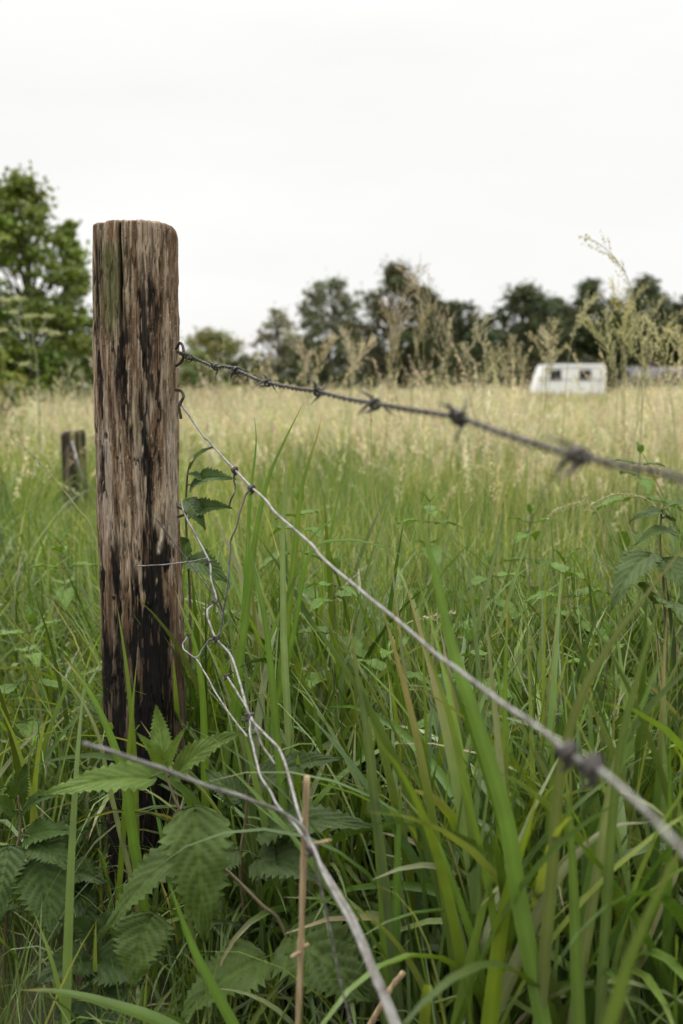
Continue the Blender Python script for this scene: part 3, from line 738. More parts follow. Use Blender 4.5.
def barbed():
    pts = [(177, 352), (187, 356), (200, 361), (214, 367), (228, 367), (240, 372), (255, 379), (268, 383), (292, 388), (318, 392), (346, 399), (375, 404), (415, 411), (458, 418), (500, 433), (540, 446), (578, 456), (625, 467), (683, 480)]
    q = [P(a, b, fenceY(a) * np.interp(a, [180, 683], [1.0, 0.80])) for a, b in pts]
    d = q[-1] - q[-4]
    q += [q[-1] + d * 0.8 + Vector((0, 0, -.01)), q[-1] + d * 2.2 + Vector((0, 0, -.02)), q[-1] + d * 5 + Vector((0, 0, 0.02))]
    c = spline(q, 16)
    seg = np.linalg.norm(np.diff(c, axis=0), axis=1); ln = np.concatenate([[0], np.cumsum(seg)])
    m_ = int(ln[-1] / 0.0014); s = np.linspace(0, ln[-1], m_)
    cc = np.stack([np.interp(s, ln, c[:, k]) for k in range(3)], 1)
    tan = np.gradient(cc, axis=0); tan /= np.linalg.norm(tan, axis=1)[:, None]
    u = np.cross(tan, (0, 0, 1.)); u /= np.linalg.norm(u, axis=1)[:, None]; v = np.cross(u, tan)
    root = empty('barbed_wire', tuple(q[0]), 'rusty grey twisted barbed wire running from the post to the right edge', 'barbed wire')
    pitch = 0.024
    loose = np.exp(-((s - 0.055) / 0.03) ** 2) * 1.8 + 1.0
    for h in (0, math.pi):
        ph = s / pitch * 2 * math.pi + h
        p = cc + 0.00112 * loose[:, None] * (np.cos(ph)[:, None] * u + np.sin(ph)[:, None] * v)
        mb = MB(); mb.tube(p, 0.00112, 7); mb.build('strand', M_BARB, root)
    # barbs: a wrap of wire with pointed ends
    for (bx, ang, big) in ((193, 0.4, .8), (217, 1.9, 1), (238, 0.2, 1.1), (268, 1.0, 1), (318, 2.4, 1.1), (375, 0.7, 1.25), (458, 2.0, 1.4), (578, 0.5, 1.5), (760, 1, 1.1)):
        i = int(np.argmin(np.abs((cc[:, 0] / np.maximum(cc[:, 1], 0.05)) * F + W / 2 - bx)))
        o_, T_, U_, V_ = cc[i], tan[i], u[i], v[i]
        mb = MB(); rw = 0.0031 + 0.0012 * (big - 1)
        th = np.linspace(0, 2 * math.pi * 2.6, 46)
        w = np.array([o_ + T_ * (0.0016 * (t_ / 6.28 - 1.3)) + rw * (math.cos(t_ + ang) * U_ + math.sin(t_ + ang) * V_) for t_ in th])
        for e, sg in ((0, -1), (-1, 1)):
            t_ = th[e] + ang
            tang = sg * (-math.sin(t_) * U_ + math.cos(t_) * V_)
            tip = [w[e] + tang * 0.005 * big + T_ * sg * 0.001, w[e] + tang * 0.0115 * big + T_ * sg * 0.004]
            if e == 0: w = np.vstack([tip[::-1], w])
            else: w = np.vstack([w, tip])
        rad = np.full(len(w), 0.00105 * big); rad[0] = rad[-1] = 0.0002
        mb.tube(w, rad, 6)
        # second pair of points
        for sg in (-1, 1):
            t_ = ang + 1.4 + (0.3 if sg > 0 else 0)
            b0 = o_ + T_ * 0.003 * sg + rw * (math.cos(t_) * U_ + math.sin(t_) * V_)
            tg = sg * (-math.sin(t_) * U_ + math.cos(t_) * V_)
            mb.tube([b0 - tg * 0.003, b0 + tg * 0.006 * big, b0 + tg * 0.012 * big + T_ * sg * 0.004], [0.00105, 0.001, 0.0002], 6)
        mb.build('barb', M_BARB, root)


barbed()


def mesh_fence():
    root = empty('wire_mesh_fence', tuple(P(184, 512, 1.34)), 'slack broken wire mesh of smooth grey wires sagging from the post', 'wire fence')

    def wire(name, pts, rad, ext=None, mat=M_WIRE, kink=0.0006):
        q = [P(*p) for p in pts]
        if ext:
            d = (q[-1] - q[-2]).normalized()
            for e in ext: q.append(q[-1] + d * e[0] + Vector((0, 0, e[1])))
        c = spline(q, 12)
        ker = np.hanning(13) / np.hanning(13).sum()
        for ax_ in range(3): c[:, ax_] += np.convolve(rng.standard_normal(len(c)), ker, 'same') * kink * 1.5
        mb = MB(); mb.tube(c, rad, 10); return mb.build(name, mat, root)

    def knot(px, py, Y, s=1.0, ax=(0.5, -0.6, -0.6)):
        o = np.array(P(px, py, Y)); T_ = np.array(ax, float); T_ /= np.linalg.norm(T_)
        U_ = np.cross(T_, (0.2, 0.3, 1)); U_ /= np.linalg.norm(U_); V_ = np.cross(T_, U_)
        th = np.linspace(0, 2 * math.pi * 2.4, 40)
        rr = 0.0031 * s * (1 + 0.15 * np.sin(th * 0.5))
        w = o + T_ * (0.0019 * s * (th / 6.28 - 1.2))[:, None] + rr[:, None] * (np.cos(th)[:, None] * U_ + np.sin(th)[:, None] * V_)
        mb = MB(); mb.tube(w, 0.0013 * s, 7)
        mb.tube([w[-1], w[-1] + V_ * 0.004 * s + U_ * .001, w[-1] + V_ * 0.006 * s - T_ * 0.003], [0.0013 * s, .0012 * s, .0009 * s], 6)
        mb.build('knot', M_KNOT, root)

    a = 0.0014
    # top line wire
    top = [(178, 400, 1.345), (187, 413, 1.33), (197, 427, 1.31), (204, 437, 1.285), (209, 441, 1.27), (222, 456, 1.22), (235, 470, 1.17), (252, 488, 1.11), (266, 500, 1.07), (278, 515, 1.03), (310, 543, 0.95),
           (322, 558, 0.92), (360, 590, .84), (400, 622, .765), (438, 655, .69), (455, 668, .66), (500, 700, .585), (545, 732, .525), (575, 757, .485), (600, 770, .455), (640, 806, .41), (683, 850, .37)]
    wire('line_wire', top, a, ((.15, 0), (.3, .03), (.5, .08)), kink=0.0004)
    # middle line wire, pulled down
    mid = [(181, 500, 1.345), (184, 513, 1.335), (196, 536, 1.31), (209, 561, 1.28), (211, 580, 1.26), (216, 600, 1.24), (207, 611, 1.22), (210, 624, 1.205), (216, 638, 1.19), (231, 656, 1.15),
           (240, 682, 1.09), (250, 716, 1.0), (266, 735, .965), (281, 752, .93), (291, 785, .87), (302, 822, .815), (313, 850, .78), (331, 880, .72), (354, 920, .66), (375, 970, .6), (398, 1024, .55)]
    wire('line_wire', mid, a, ((.12, -.02), (.3, .02), (.5, .03)), kink=0.0004)
    # lower line wire with its cut end towards the lens, twisted on to the middle one
    low = [(84, 743, .66), (120, 754, .68), (160, 768, .705), (200, 783, .73), (243, 797, .75), (275, 809, .765), (300, 825, .775), (312, 846, .77), (327, 880, .715), (349, 920, .652), (370, 970, .594), (392, 1024, .545)]
    wire('line_wire', low, a * 1.05, ((.12, -.02), (.3, .02), (.5, .03)), kink=0.0005)
    # stays
    s = 0.00112
    wire('stay_wire', [(235, 470, 1.17), (234, 480, 1.168), (235, 490, 1.165), (231, 499, 1.16), (229.5, 506, 1.16)], s, mat=M_BARB)
    wire('stay_wire', [(252, 488, 1.11), (245, 497, 1.115), (241, 510, 1.12), (236, 528, 1.13), (231, 540, 1.14), (230.5, 550, 1.145), (228, 580, 1.155), (224, 610, 1.17), (219, 636, 1.185)], s)
    wire('stay_wire', [(155, 517, 1.30), (170, 538, 1.295), (186, 559, 1.285), (205, 583, 1.26), (215, 598, 1.24), (223, 616, 1.22)], s * 0.9, mat=M_BARB)
    wire('stay_wire', [(137, 566, 1.30), (160, 565, 1.295), (185, 562, 1.285), (208, 558, 1.28)], s * 0.75)
    wire('stay_wire', [(216, 638, 1.19), (209, 641, 1.195), (202, 650, 1.2), (196, 658, 1.2), (188, 653, 1.22), (182.5, 647, 1.235), (185, 641, 1.24), (189, 635, 1.245)], s * 0.9)
    wire('stay_wire', [(196, 658, 1.2), (203, 670, 1.18), (218, 696, 1.13), (236, 722, 1.06), (247, 737, 1.03)], s * 0.9)
    wire('stay_wire', [(227, 676, 1.12), (236, 691, 1.07), (247, 708, 1.01), (256, 728, .985), (262, 745, .97), (275, 765, .955)], s)
    wire('stay_wire', [(250, 716, 1.0), (250, 731, .98), (254, 752, .95), (259, 772, .92), (272, 795, .88), (284, 813, .84), (298, 830, .80), (313, 850, .78)], s)
    wire('stay_wire', [(313, 850, .78), (322, 890, .76), (330, 930, .74), (340, 980, .72), (352, 1030, .70), (360, 1075, .69)], s * 0.75, mat=M_BARB)
    ax = (0.45, -0.75, -0.4)
    knot(235, 470, 1.17, 1.0, ax); knot(252, 488, 1.11, 1.0, ax)
    knot(209, 562, 1.28, 0.9, (.3, -.2, -.9)); knot(215, 602, 1.235, 0.9, (.3, -.2, -.9)); knot(217, 638, 1.188, 1.1, (.6, -.3, -.7))
    knot(250, 716, 1.0, 1.2, (.4, -.3, -.9)); knot(313, 850, .778, 1.15, (.4, -.5, -.8)); knot(189, 635, 1.245, .7, (.3, -.3, -.9))
    knot(227, 676, 1.12, .85, (.4, -.4, -.8))
    knot(568, 752, .49, 1.35, ax); knot(592, 766, .462, 1.5, ax)


mesh_fence()


# ------------------------------------------------------------------ nettles
def leaf_mesh(b, t, w, nrm, arch=0.12, curl=0.25, teeth=13, seed=0, nu=78, nvh=8, col=(0.062, 0.10, 0.018)):
    b = np.array(b, float); t = np.array(t, float); d = t - b; L = np.linalg.norm(d); d /= L
    nrm = np.array(nrm, float); nrm = nrm - d * (nrm @ d); nrm /= np.linalg.norm(nrm)
    sd = np.cross(nrm, d)
    u = np.linspace(0, 1, nu + 1); v = np.linspace(-1, 1, 2 * nvh + 1)
    prof = np.clip(u / 0.12, 0, 1) ** 0.5 * (1 - u) ** 1.0 * (1 + 0.75 * u); prof = prof / prof.max()
    tooth = 1 - ((u * teeth) % 1.0)
    hw = w / 2 * prof
    U, Vv = np.meshgrid(u, v, indexing='ij')
    av = np.abs(Vv)
    r0 = (seed * 0.37) % 1.0
    y = hw[:, None] * Vv * (1 + 0.34 * (tooth[:, None] - 0.5) * sstep(0.70, 1.0, av))
    x = U * L + 0.06 * L * sstep(0.7, 1, av) * (1 - U) * tooth[:, None] * 0.7 + 0.03 * L * av * U * (1 - U) - 0.07 * L * av * (U < 0.12) * (1 - U / 0.12)
    ph = U * 7.2 - av * 2.4
    ph = ph + 0.25 * np.sin(U * 5 + seed) ; vein = np.exp(-(((ph % 1.0) - 0.5) / 0.15) ** 2)
    z = -(0.035 + 0.03 * r0) * w * vein * sstep(0.02, 0.2, av) * (1 - 0.4 * av) - 0.07 * w * np.exp(-(av / 0.09) ** 2) + curl * hw[:, None] * (av ** 1.3) * 0.9
    z = z + 4 * arch * L * U * (1 - U) - 0.0 * U
    r = np.random.default_rng(seed + 7)
    z = z + 0.04 * w * np.sin(U * 9 + r.uniform(0, 6)) * av + 0.03 * w * np.sin(U * 17 + Vv * 3 + r.uniform(0, 6)) * av
    tw = r.uniform(-0.25, 0.25) * U
    y2, z2 = y * np.cos(tw) - z * np.sin(tw) * 0.3, z + y * np.sin(tw)
    Pn = b + x[..., None] * d + y2[..., None] * sd + z2[..., None] * nrm
    c = np.broadcast_to(np.array(col), Pn.shape) * (1 - 0.10 * vein * sstep(0.05, .2, av) + 0.35 * np.exp(-(av / 0.06) ** 2) + 0.25 * (vnoise(U * 9, Vv * 4, 0 * U, seed) - .5))[..., None]
    k = 2 * nvh + 1
    base = (np.arange(nu) * k)[:, None] + np.arange(k - 1)[None]
    Q = np.stack([base, base + 1, base + k + 1, base + k], -1).reshape(-1, 4)
    return Pn.reshape(-1, 3), Q, c.reshape(-1, 3)


NG = 'stinging nettles growing along the fence'


def add_leaf(root, b, t, w, nrm, seed, col=(0.062, 0.10, 0.018), arch=0.12, curl=0.25, stalk_from=None, nu=78):
    V, Q, c = leaf_mesh(b, t, w, nrm, arch, curl, seed=seed, nu=nu, col=col)
    n0 = len(V)
    mb = MB(); mb.add(V, Q, None, c)
    if stalk_from is not None:
        b_ = Vector(b); s = Vector(stalk_from)
        mb.tube([s, (s + b_) / 2 + Vector((0, 0, 0.003)), b_ + (Vector(t) - b_) * 0.03], [0.0011, 0.0009, 0.0008], 5, (0.10, 0.12, 0.045))
    mb.build('leaf', M_NETTLE, root)


def nettle_spec(label, stem, leaves, young=0, col=(0.062, 0.10, 0.018), srad=0.0022):
    """leaves: (base px,py,Y), (tip px,py,Y), width px, normal, arch"""
    sp = [P(*p) for p in stem]
    last = sp[-1]
    if last.z > 0.02: sp.append(Vector((last.x + 0.02, last.y + 0.02, 0)))
    root = empty('nettle', (sp[-1].x, sp[-1].y, 0), label, 'nettle', NG)
    c = spline(sp, 10)
    mb = MB(); mb.tube(c, np.linspace(srad * 0.6, srad * 1.25, len(c)), 7, (0.125, 0.10, 0.055)); mb.build('stem', M_STEM, root)
    for k, (b, t, w, nr, ar) in enumerate(leaves):
        B, T = P(*b), P(*t)
        i = int(np.argmin(np.linalg.norm(c - np.array(B), axis=1)))
        cc = np.array(col) * (0.8 + 0.3 * random.random())
        if k < young: cc = np.array((0.085, 0.135, 0.024)) * (0.85 + 0.3 * random.random())
        add_leaf(root, B, T, w * b[2] / F, nr, k * 13 + len(label), tuple(cc), ar, stalk_from=c[i])


nettle_spec('large nettle in front of the post with one big leaf hanging towards the camera',
            [(164, 760, 1.10), (168, 780, 1.095), (178, 806, 1.09), (198, 842, 1.085), (236, 879, 1.07), (262, 905, 1.06), (280, 922, 1.06), (296, 970, 1.06), (306, 1040, 1.07)],
            [((163, 757, 1.10), (156, 704, 1.12), 24, (0.2, -1, 0.1), -.05), ((165, 764, 1.10), (136, 732, 1.09), 14, (0, -.6, .7), .05), ((167, 764, 1.09), (187, 726, 1.07), 13, (-.4, -.8, .3), .05),
             ((162, 768, 1.08), (146, 742, 1.05), 13, (-.1, -.7, .6), .1), ((152, 778, 1.09), (38, 797, 1.05), 34, (-0.05, -0.62, .78), .10), ((176, 775, 1.09), (248, 731, 1.06), 32, (.05, -0.6, .8), .12),
             ((195, 811, 1.07), (205, 944, 1.02), 70, (0.15, -.85, .5), .12), ((184, 852, 1.08), (104, 938, 1.04), 46, (-.45, -.6, .65), .12),
             ((150, 915, 1.07), (132, 988, 1.03), 64, (-.2, -.85, .4), .1), ((262, 958, 1.06), (178, 1020, 1.0), 66, (-.2, -.55, .8), .1), ((290, 935, 1.05), (378, 1005, .98), 92, (.2, -.7, .7), .1)], young=6)
nettle_spec('dark nettle with drooping leaves in the lower left corner of the picture',
            [(18, 795, 1.2), (20, 830, 1.2), (10, 880, 1.19), (4, 960, 1.18), (0, 1050, 1.18)],
            [((16, 798, 1.2), (26, 762, 1.2), 22, (.3, -.8, .5), .05), ((22, 812, 1.2), (66, 792, 1.17), 20, (.1, -.6, .8), .1), ((14, 812, 1.2), (-22, 798, 1.17), 22, (0, -.6, .8), .1), ((26, 838, 1.2), (82, 832, 1.15), 30, (.1, -.7, .7), .12),
             ((8, 848, 1.19), (0, 925, 1.13), 52, (-.1, -.9, .4), .1), ((40, 858, 1.18), (58, 940, 1.12), 60, (.1, -.9, .4), .08), ((38, 842, 1.18), (74, 872, 1.13), 38, (.3, -.75, .6), .1), ((4, 905, 1.18), (-30, 960, 1.1), 50, (-.2, -.8, .5), .1)],
            col=(0.042, 0.076, 0.014))  # leaf colour taken darker to stand in for the corner's shade
nettle_spec('shaded nettle with wide dark leaves low between the corner nettle and the large one',
            [(95, 930, 1.1), (94, 960, 1.1), (92, 1010, 1.1), (90, 1080, 1.1)],
            [((95, 934, 1.1), (130, 912, 1.08), 26, (.1, -.6, .8), .1), ((93, 936, 1.1), (58, 920, 1.08), 26, (0, -.6, .8), .1), ((96, 962, 1.1), (150, 985, 1.04), 50, (.2, -.7, .7), .12), ((91, 960, 1.1), (36, 985, 1.04), 52, (-.2, -.7, .7), .12),
             ((94, 985, 1.09), (112, 1050, 1.02), 56, (.1, -.85, .5), .1), ((92, 1000, 1.09), (60, 1060, 1.02), 54, (-.1, -.85, .5), .1)], col=(0.032, 0.056, 0.013))  # added plant, leaf colour darkened to imitate shade near the ground
nettle_spec('dim nettle low between the post foot and the corner nettle',
            [(70, 845, 1.28), (70, 880, 1.28), (72, 930, 1.28), (74, 1000, 1.28)],
            [((70, 848, 1.28), (92, 826, 1.27), 18, (.1, -.6, .8), .1), ((70, 848, 1.28), (46, 832, 1.27), 18, (.1, -.6, .8), .1), ((71, 872, 1.28), (108, 884, 1.22), 34, (.2, -.7, .7), .12), ((69, 880, 1.28), (98, 938, 1.2), 46, (.1, -.8, .5), .12), ((69, 885, 1.28), (40, 935, 1.2), 40, (-.2, -.8, .5), .12)], col=(0.034, 0.06, 0.014))  # added filler plant; shade is put into its dark leaf colour
nettle_spec('nettle behind the joined wires with grey-green leaves spreading to the right',
            [(250, 775, 1.16), (246, 815, 1.16), (240, 870, 1.15), (250, 960, 1.15), (255, 1040, 1.15)],
            [((252, 786, 1.16), (345, 758, 1.12), 36, (.1, -.6, .8), .12), ((262, 832, 1.14), (378, 828, 1.05), 44, (.1, -.6, .75), .12), ((258, 858, 1.14), (330, 880, 1.05), 50, (.2, -.75, .6), .1),
             ((240, 800, 1.16), (205, 770, 1.18), 30, (-.2, -.6, .8), .1), ((236, 850, 1.15), (196, 878, 1.12), 34, (-.2, -.8, .5), .1)], col=(0.052, 0.08, 0.024))
nettle_spec('nettle close behind the right side of the post, beside the knotted wires',
            [(190, 462, 1.50), (187, 480, 1.5), (186, 520, 1.5), (190, 600, 1.5), (192, 720, 1.5)],
            [((190, 468, 1.5), (214, 447, 1.46), 14, (.1, -.6, .8), .1), ((188, 474, 1.5), (203, 482, 1.46), 12, (0, -.5, .8), .1), ((192, 486, 1.49), (236, 479, 1.44), 26, (.1, -.75, .6), .14), ((190, 515, 1.49), (232, 508, 1.44), 26, (.1, -.75, .6), .12),
             ((187, 500, 1.49), (206, 530, 1.44), 20, (.1, -.8, .4), .1), ((188, 560, 1.49), (230, 585, 1.42), 32, (.1, -.75, .6), .12), ((188, 540, 1.49), (172, 580, 1.5), 28, (-.2, -.75, .6), .12)], col=(0.062, 0.11, 0.022))
nettle_spec('nettle with a crinkled hanging leaf near the right edge of the picture',
            [(662, 505, 1.25), (660, 540, 1.24), (664, 590, 1.23), (668, 700, 1.22), (672, 850, 1.2)],
            [((672, 520, 1.25), (628, 523, 1.20), 18, (0, -.45, .9), .16), ((676, 535, 1.25), (634, 545, 1.19), 20, (0, -.5, .85), .14), ((650, 555, 1.23), (610, 612, 1.16), 36, (-.5, -.7, .5), .14), ((665, 560, 1.23), (690, 600, 1.18), 40, (.3, -.8, .5), .1),
             ((660, 512, 1.25), (694, 505, 1.21), 18, (.1, -.5, .85), .12), ((655, 600, 1.22), (700, 655, 1.05), 62, (.3, -.75, .6), .1)], col=(0.062, 0.098, 0.024))


def nettle_free(px, py, Y, h_top, label, pairs=5, L=0.062, seed=0, col=(0.085, 0.15, 0.024)):
    """upright nettle: tip at the given pixel, opposite pairs of leaves turning 90 degrees at each node"""
    r = np.random.default_rng(seed)
    tip = P(px, py, Y); rt = Vector((tip.x + r.normal(0, .02), tip.y + r.normal(0, .02), 0))
    root = empty('nettle', tuple(rt), label, 'nettle', NG)
    c = spline([tip, tip * 0.5 + rt * 0.5 + Vector((r.normal(0, .008), r.normal(0, .008), 0)), rt], 14)
    mb = MB(); mb.tube(c, np.linspace(0.0009, 0.0024, len(c)), 6, (0.13, 0.13, 0.06)); mb.build('stem', M_STEM, root)
    a0 = r.uniform(0, 3.14); dz = 0.015
    z = tip.z - 0.005
    for k in range(pairs):
        i = int(np.argmin(np.abs(c[:, 2] - z))); p = Vector(c[i])
        ll = L * min(1.0, 0.35 + 0.22 * k) * r.uniform(.9, 1.15)
        for sgn in (0, math.pi):
            a = a0 + k * math.pi / 2 + sgn + r.normal(0, .15)
            el = (0.9 if k == 0 else 0.25 - 0.15 * k) + r.normal(0, .15)
            d = Vector((math.cos(a) * math.cos(el), math.sin(a) * math.cos(el), math.sin(el)))
            b = p + d * ll * 0.22
            t = b + d * ll
            nr = Vector((-math.cos(a) * math.sin(el), -math.sin(a) * math.sin(el), math.cos(el)))
            t = t - Vector((0, 0, 0.12 * ll * k * 0.4))
            add_leaf(root, b, t, ll * r.uniform(.48, .6), nr, seed * 31 + k * 2 + int(sgn), tuple(np.array(col) * r.uniform(.85, 1.15)), 0.10, stalk_from=p, nu=52)
        z -= (0.012 + 0.017 * k)


for args in ((565, 580, 1.75, 0, 'low nettle standing left of the crinkled-leaf nettle, under the barbed wire', 6, .075, 3),
             (492, 583, 1.8, 0, 'nettle standing behind the upper end of the broad blurred blade', 5, .068, 4),
             (430, 518, 2.1, 0, 'nettle rising in the middle of the meadow behind the blurred blade tip', 5, .068, 5),
             (610, 655, 1.5, 0, 'nettle half hidden below the slanting olive blade', 5, .07, 6),
             (335, 590, 1.6, 0, 'nettle under the bend of the smooth wire', 5, .066, 7),
             (395, 655, 1.45, 0, 'nettle in the grass just below the smooth wire', 5, .066, 8),
             (300, 520, 1.9, 0, 'nettle peeping out behind the curved tall blade', 4, .062, 9),
             (640, 470, 2.3, 0, 'nettle standing far right behind the barbed wire', 4, .07, 10),
             (530, 530, 2.2, 0, 'small nettle right of the middle nettle, deep in the meadow', 4, .062, 12),
             (60, 560, 2.2, 0, 'nettle hidden in the verge grass left of the tall post', 5, .066, 13),
             (30, 640, 1.7, 0, 'nettle at the left edge above the dark corner nettle', 5, .068, 14),
             (470, 660, 1.4, 0, 'nettle behind the smooth wire right of the broad blade', 5, .066, 15)):
    nettle_free(args[0], args[1] - 16, args[2] * 0.93, args[3], args[4], args[5] + 1, args[6] * 1.12, args[7])


# ------------------------------------------------------------------ dry stalks
def stalk(label, pts, r, nodes=(), bits=()):
    q = [P(*p) for p in pts]
    if q[-1].z > 0:
        d = q[-1] - q[-2]; d.z = min(d.z, -0.3 * d.length)
        q.append(q[-1] + d * ((q[-1].z + 0.01) / -d.z))
    c = spline(q, 12); mb = MB()
    rad = np.full(len(c), r) * (1 + 0.10 * np.sin(np.linspace(0, 40, len(c)))); rad[0] *= 0.85
    for nd in nodes:
        rad = rad + r * 0.4 * np.exp(-(np.linalg.norm(c - np.array(P(*nd)), axis=1) / 0.004) ** 2)
    mb.tube(c, rad, 8)
    for b in bits:
        mb.tube([P(*x) for x in b], [r * .7, r * .5], 6)
    o = mb.build('dry_stalk', M_DRY, loc=tuple(q[-1]))
    tag(o, label, 'dry stalk', 'dead stalks among the wires')


stalk('broken tan stalk standing upright in front of the wire joint', [(307, 776, .80), (304, 850, .80), (301, 945, .80), (298, 1030, .80)], 0.0026, ((302, 948, .80), (304, 862, .8)),
      (((303, 948, .80), (308, 944, .795)), ((303, 950, .80), (291, 957, .79)), ((305, 846, .80), (331, 840, .78))))
stalk('short broken brown twig at the foot of the double wire', [(404, 972, .86), (390, 990, .86), (372, 1022, .86)], 0.0028)


# ------------------------------------------------------------------ tall seeding grasses against the tree line
SG = 'tall seeding grasses in front of the tree line'


def seed_grass(px, py, Y, label, head=0.20, droop=0.25, lean=0.0, col=(0.36, 0.27, 0.17), full=1.0, pts=None, spike=False, seed=0, stemcol=(0.27, 0.26, 0.11)):
    r = np.random.default_rng(seed + int(px))
    tip = P(px, py, Y)
    if pts:
        q = [P(*p) for p in pts]
        rt = Vector((q[-1].x, q[-1].y, 0)); q.append(rt)
    else:
        rt = Vector((tip.x - lean * tip.z, tip.y + r.normal(0, .05), 0))
        side = r.choice([-1, 1]) * droop * head
        q = [tip, tip + Vector((-side * .55, 0, -head * 0.35)), tip + Vector((-side, 0, -head)), (tip + rt) * .5 + Vector((-side * .6, 0, 0)), rt]
    c = spline(q, 16)
    root = empty('grass_stalk', tuple(rt), label, 'seed grass', SG)
    mb = MB(); mb.tube(c, np.linspace(0.0006, 0.0016, len(c)), 5, stemcol); mb.build('stem', M_STEM, root)
    ln = np.concatenate([[0], np.cumsum(np.linalg.norm(np.diff(c, axis=0), axis=1))])
    hd = MB(); nb = int((34 if not spike else 22) * full * r.uniform(.6, 1.1))
    pos = []
    for k in range(nb):
        f = (k + r.uniform(0, 1)) / nb; s = f * head
        p = np.array([np.interp(s, ln, c[:, j]) for j in range(3)])
        i = min(int(np.searchsorted(ln, s)), len(c) - 2); tg = c[i] - c[i + 1]; tg /= np.linalg.norm(tg)
        bl = (0.012 if spike else 0.012 + r.choice((0.045, 0.07)) * math.sin(math.pi * min(1, f * 0.85 + 0.12)) ** 1.2) * r.uniform(.5, 1.15) * head / 0.2
        a = r.uniform(0, 6.28); d = np.array((math.cos(a), math.sin(a), 0)) * 0.5 + tg * r.uniform(0.6, 1.1); d /= np.linalg.norm(d)
        e = p + d * bl
        hd.tube([p, e], [0.0004, 0.0002], 3, col, cap=False)
        ns = max(3, int(bl / 0.0036))
        t = r.uniform(0.25, 1.05, (ns, 1)); pp = p + (e - p) * t + r.normal(0, 0.0022, (ns, 3)); pp[:, 2] -= 0.002 * t[:, 0]
        pos.append(pp)
    pos = np.concatenate(pos)
    D = diamonds(pos, np.full(len(pos), 0.0016) * r.uniform(.7, 1.3, len(pos)), 2.4, 1.0)
    hd.add(D[0], D[1], None, np.repeat(np.clip(np.array(col) * r.uniform(.75, 1.3, (len(pos), 1)), 0, .8), 4, 0))
    hd.build('seed_head', M_SEED, root)


ORD = ['first', 'second', 'third', 'fourth', 'fifth', 'sixth', 'seventh', 'eighth', 'ninth', 'tenth', 'eleventh', 'twelfth', 'thirteenth', 'fourteenth', 'fifteenth', 'sixteenth', 'seventeenth', 'eighteenth', 'nineteenth', 'twentieth']
TAN = (0.47, 0.415, 0.28); BRN = (0.37, 0.315, 0.225); YEL = (0.45, 0.42, 0.23); PAL = (0.45, 0.42, 0.29)
clusters = (
    ('brownish seed plume before the dark brown tree, {} from the left', BRN,
     [(384, 302, 3.6), (393, 318, 4.2), (401, 268, 4.0), (406, 300, 3.5), (412, 312, 3.2), (419, 284, 3.8), (425, 266, 4.4), (431, 306, 3.6), (440, 318, 4.2), (449, 312, 3.8)], 0.24),
    ('pale feathery seed head left of the brown plumes, {} from the left', TAN,
     [(286, 330, 4.5), (298, 345, 4.0), (312, 350, 4.8), (333, 338, 4.2), (343, 330, 4.0), (351, 343, 4.6), (364, 348, 4.2), (373, 338, 4.6)], 0.19),
    ('straw seed head between the brown plumes and the white caravan, {} from the left', TAN,
     [(462, 345, 4.0), (474, 330, 4.4), (487, 318, 3.4), (500, 350, 4.0), (511, 338, 3.6), (519, 352, 4.4), (530, 335, 4.0), (541, 330, 3.8)], 0.18),
    ('yellowish seed head rising before the caravan and pines, {} from the left', YEL,
     [(552, 322, 3.4), (566, 345, 4.2), (588, 318, 3.2), (597, 296, 3.5), (604, 312, 3.8), (612, 283, 3.4), (620, 330, 2.9), (628, 302, 3.3), (636, 318, 3.8), (644, 286, 3.5), (652, 322, 3.0), (660, 300, 3.8), (669, 330, 3.2), (679, 312, 3.6)], 0.21),
    ('soft pale seed head in the left field beside the tall post, {} from the left', PAL,
     [(8, 385, 5.0), (40, 392, 4.6), (58, 380, 5.2), (70, 362, 5.0), (80, 372, 5.5), (90, 358, 4.8)], 0.18),
)
for lab, colr, lst, hd_ in clusters:
    for k, (a, b, Y) in enumerate(lst):
        seed_grass(a, b, Y, lab.format(ORD[k]), head=hd_ * random.uniform(.6, 1.35), droop=random.uniform(.0, .5), lean=random.uniform(-.12, .12),
                   col=tuple(np.array(colr) * random.uniform(.75, 1.25) * np.array((random.uniform(.92, 1.04), 1.0, random.uniform(.85, 1.1)))), full=random.uniform(1.1, 1.5), seed=k)
seed_grass(586, 238, 3.0, 'tallest seed stalk at the right, its thin top drooping against the sky', head=0.24, col=YEL, full=0.7,
           pts=[(586, 238, 2.6), (598, 243, 2.6), (615, 258, 2.6), (628, 280, 2.6), (637, 320, 2.6), (642, 400, 2.6)])
seed_grass(0, 434, 1.9, 'long pale seed stalk bowing to the left edge beside the short post', head=0.16, col=(0.36, 0.37, 0.2), spike=True, full=2.2,
           pts=[(-12, 432, 1.95), (6, 436, 1.95), (28, 450, 1.95), (50, 474, 1.95), (75, 505, 1.95), (96, 540, 1.95), (108, 640, 1.95)])
seed_grass(430, 612, 1.4, 'bent tan stem crossing the grass behind the broad blurred blade', head=0.05, col=TAN, spike=True, full=.6,
           pts=[(455, 612, 1.5), (430, 617, 1.5), (405, 625, 1.5), (385, 650, 1.5), (380, 760, 1.5)])
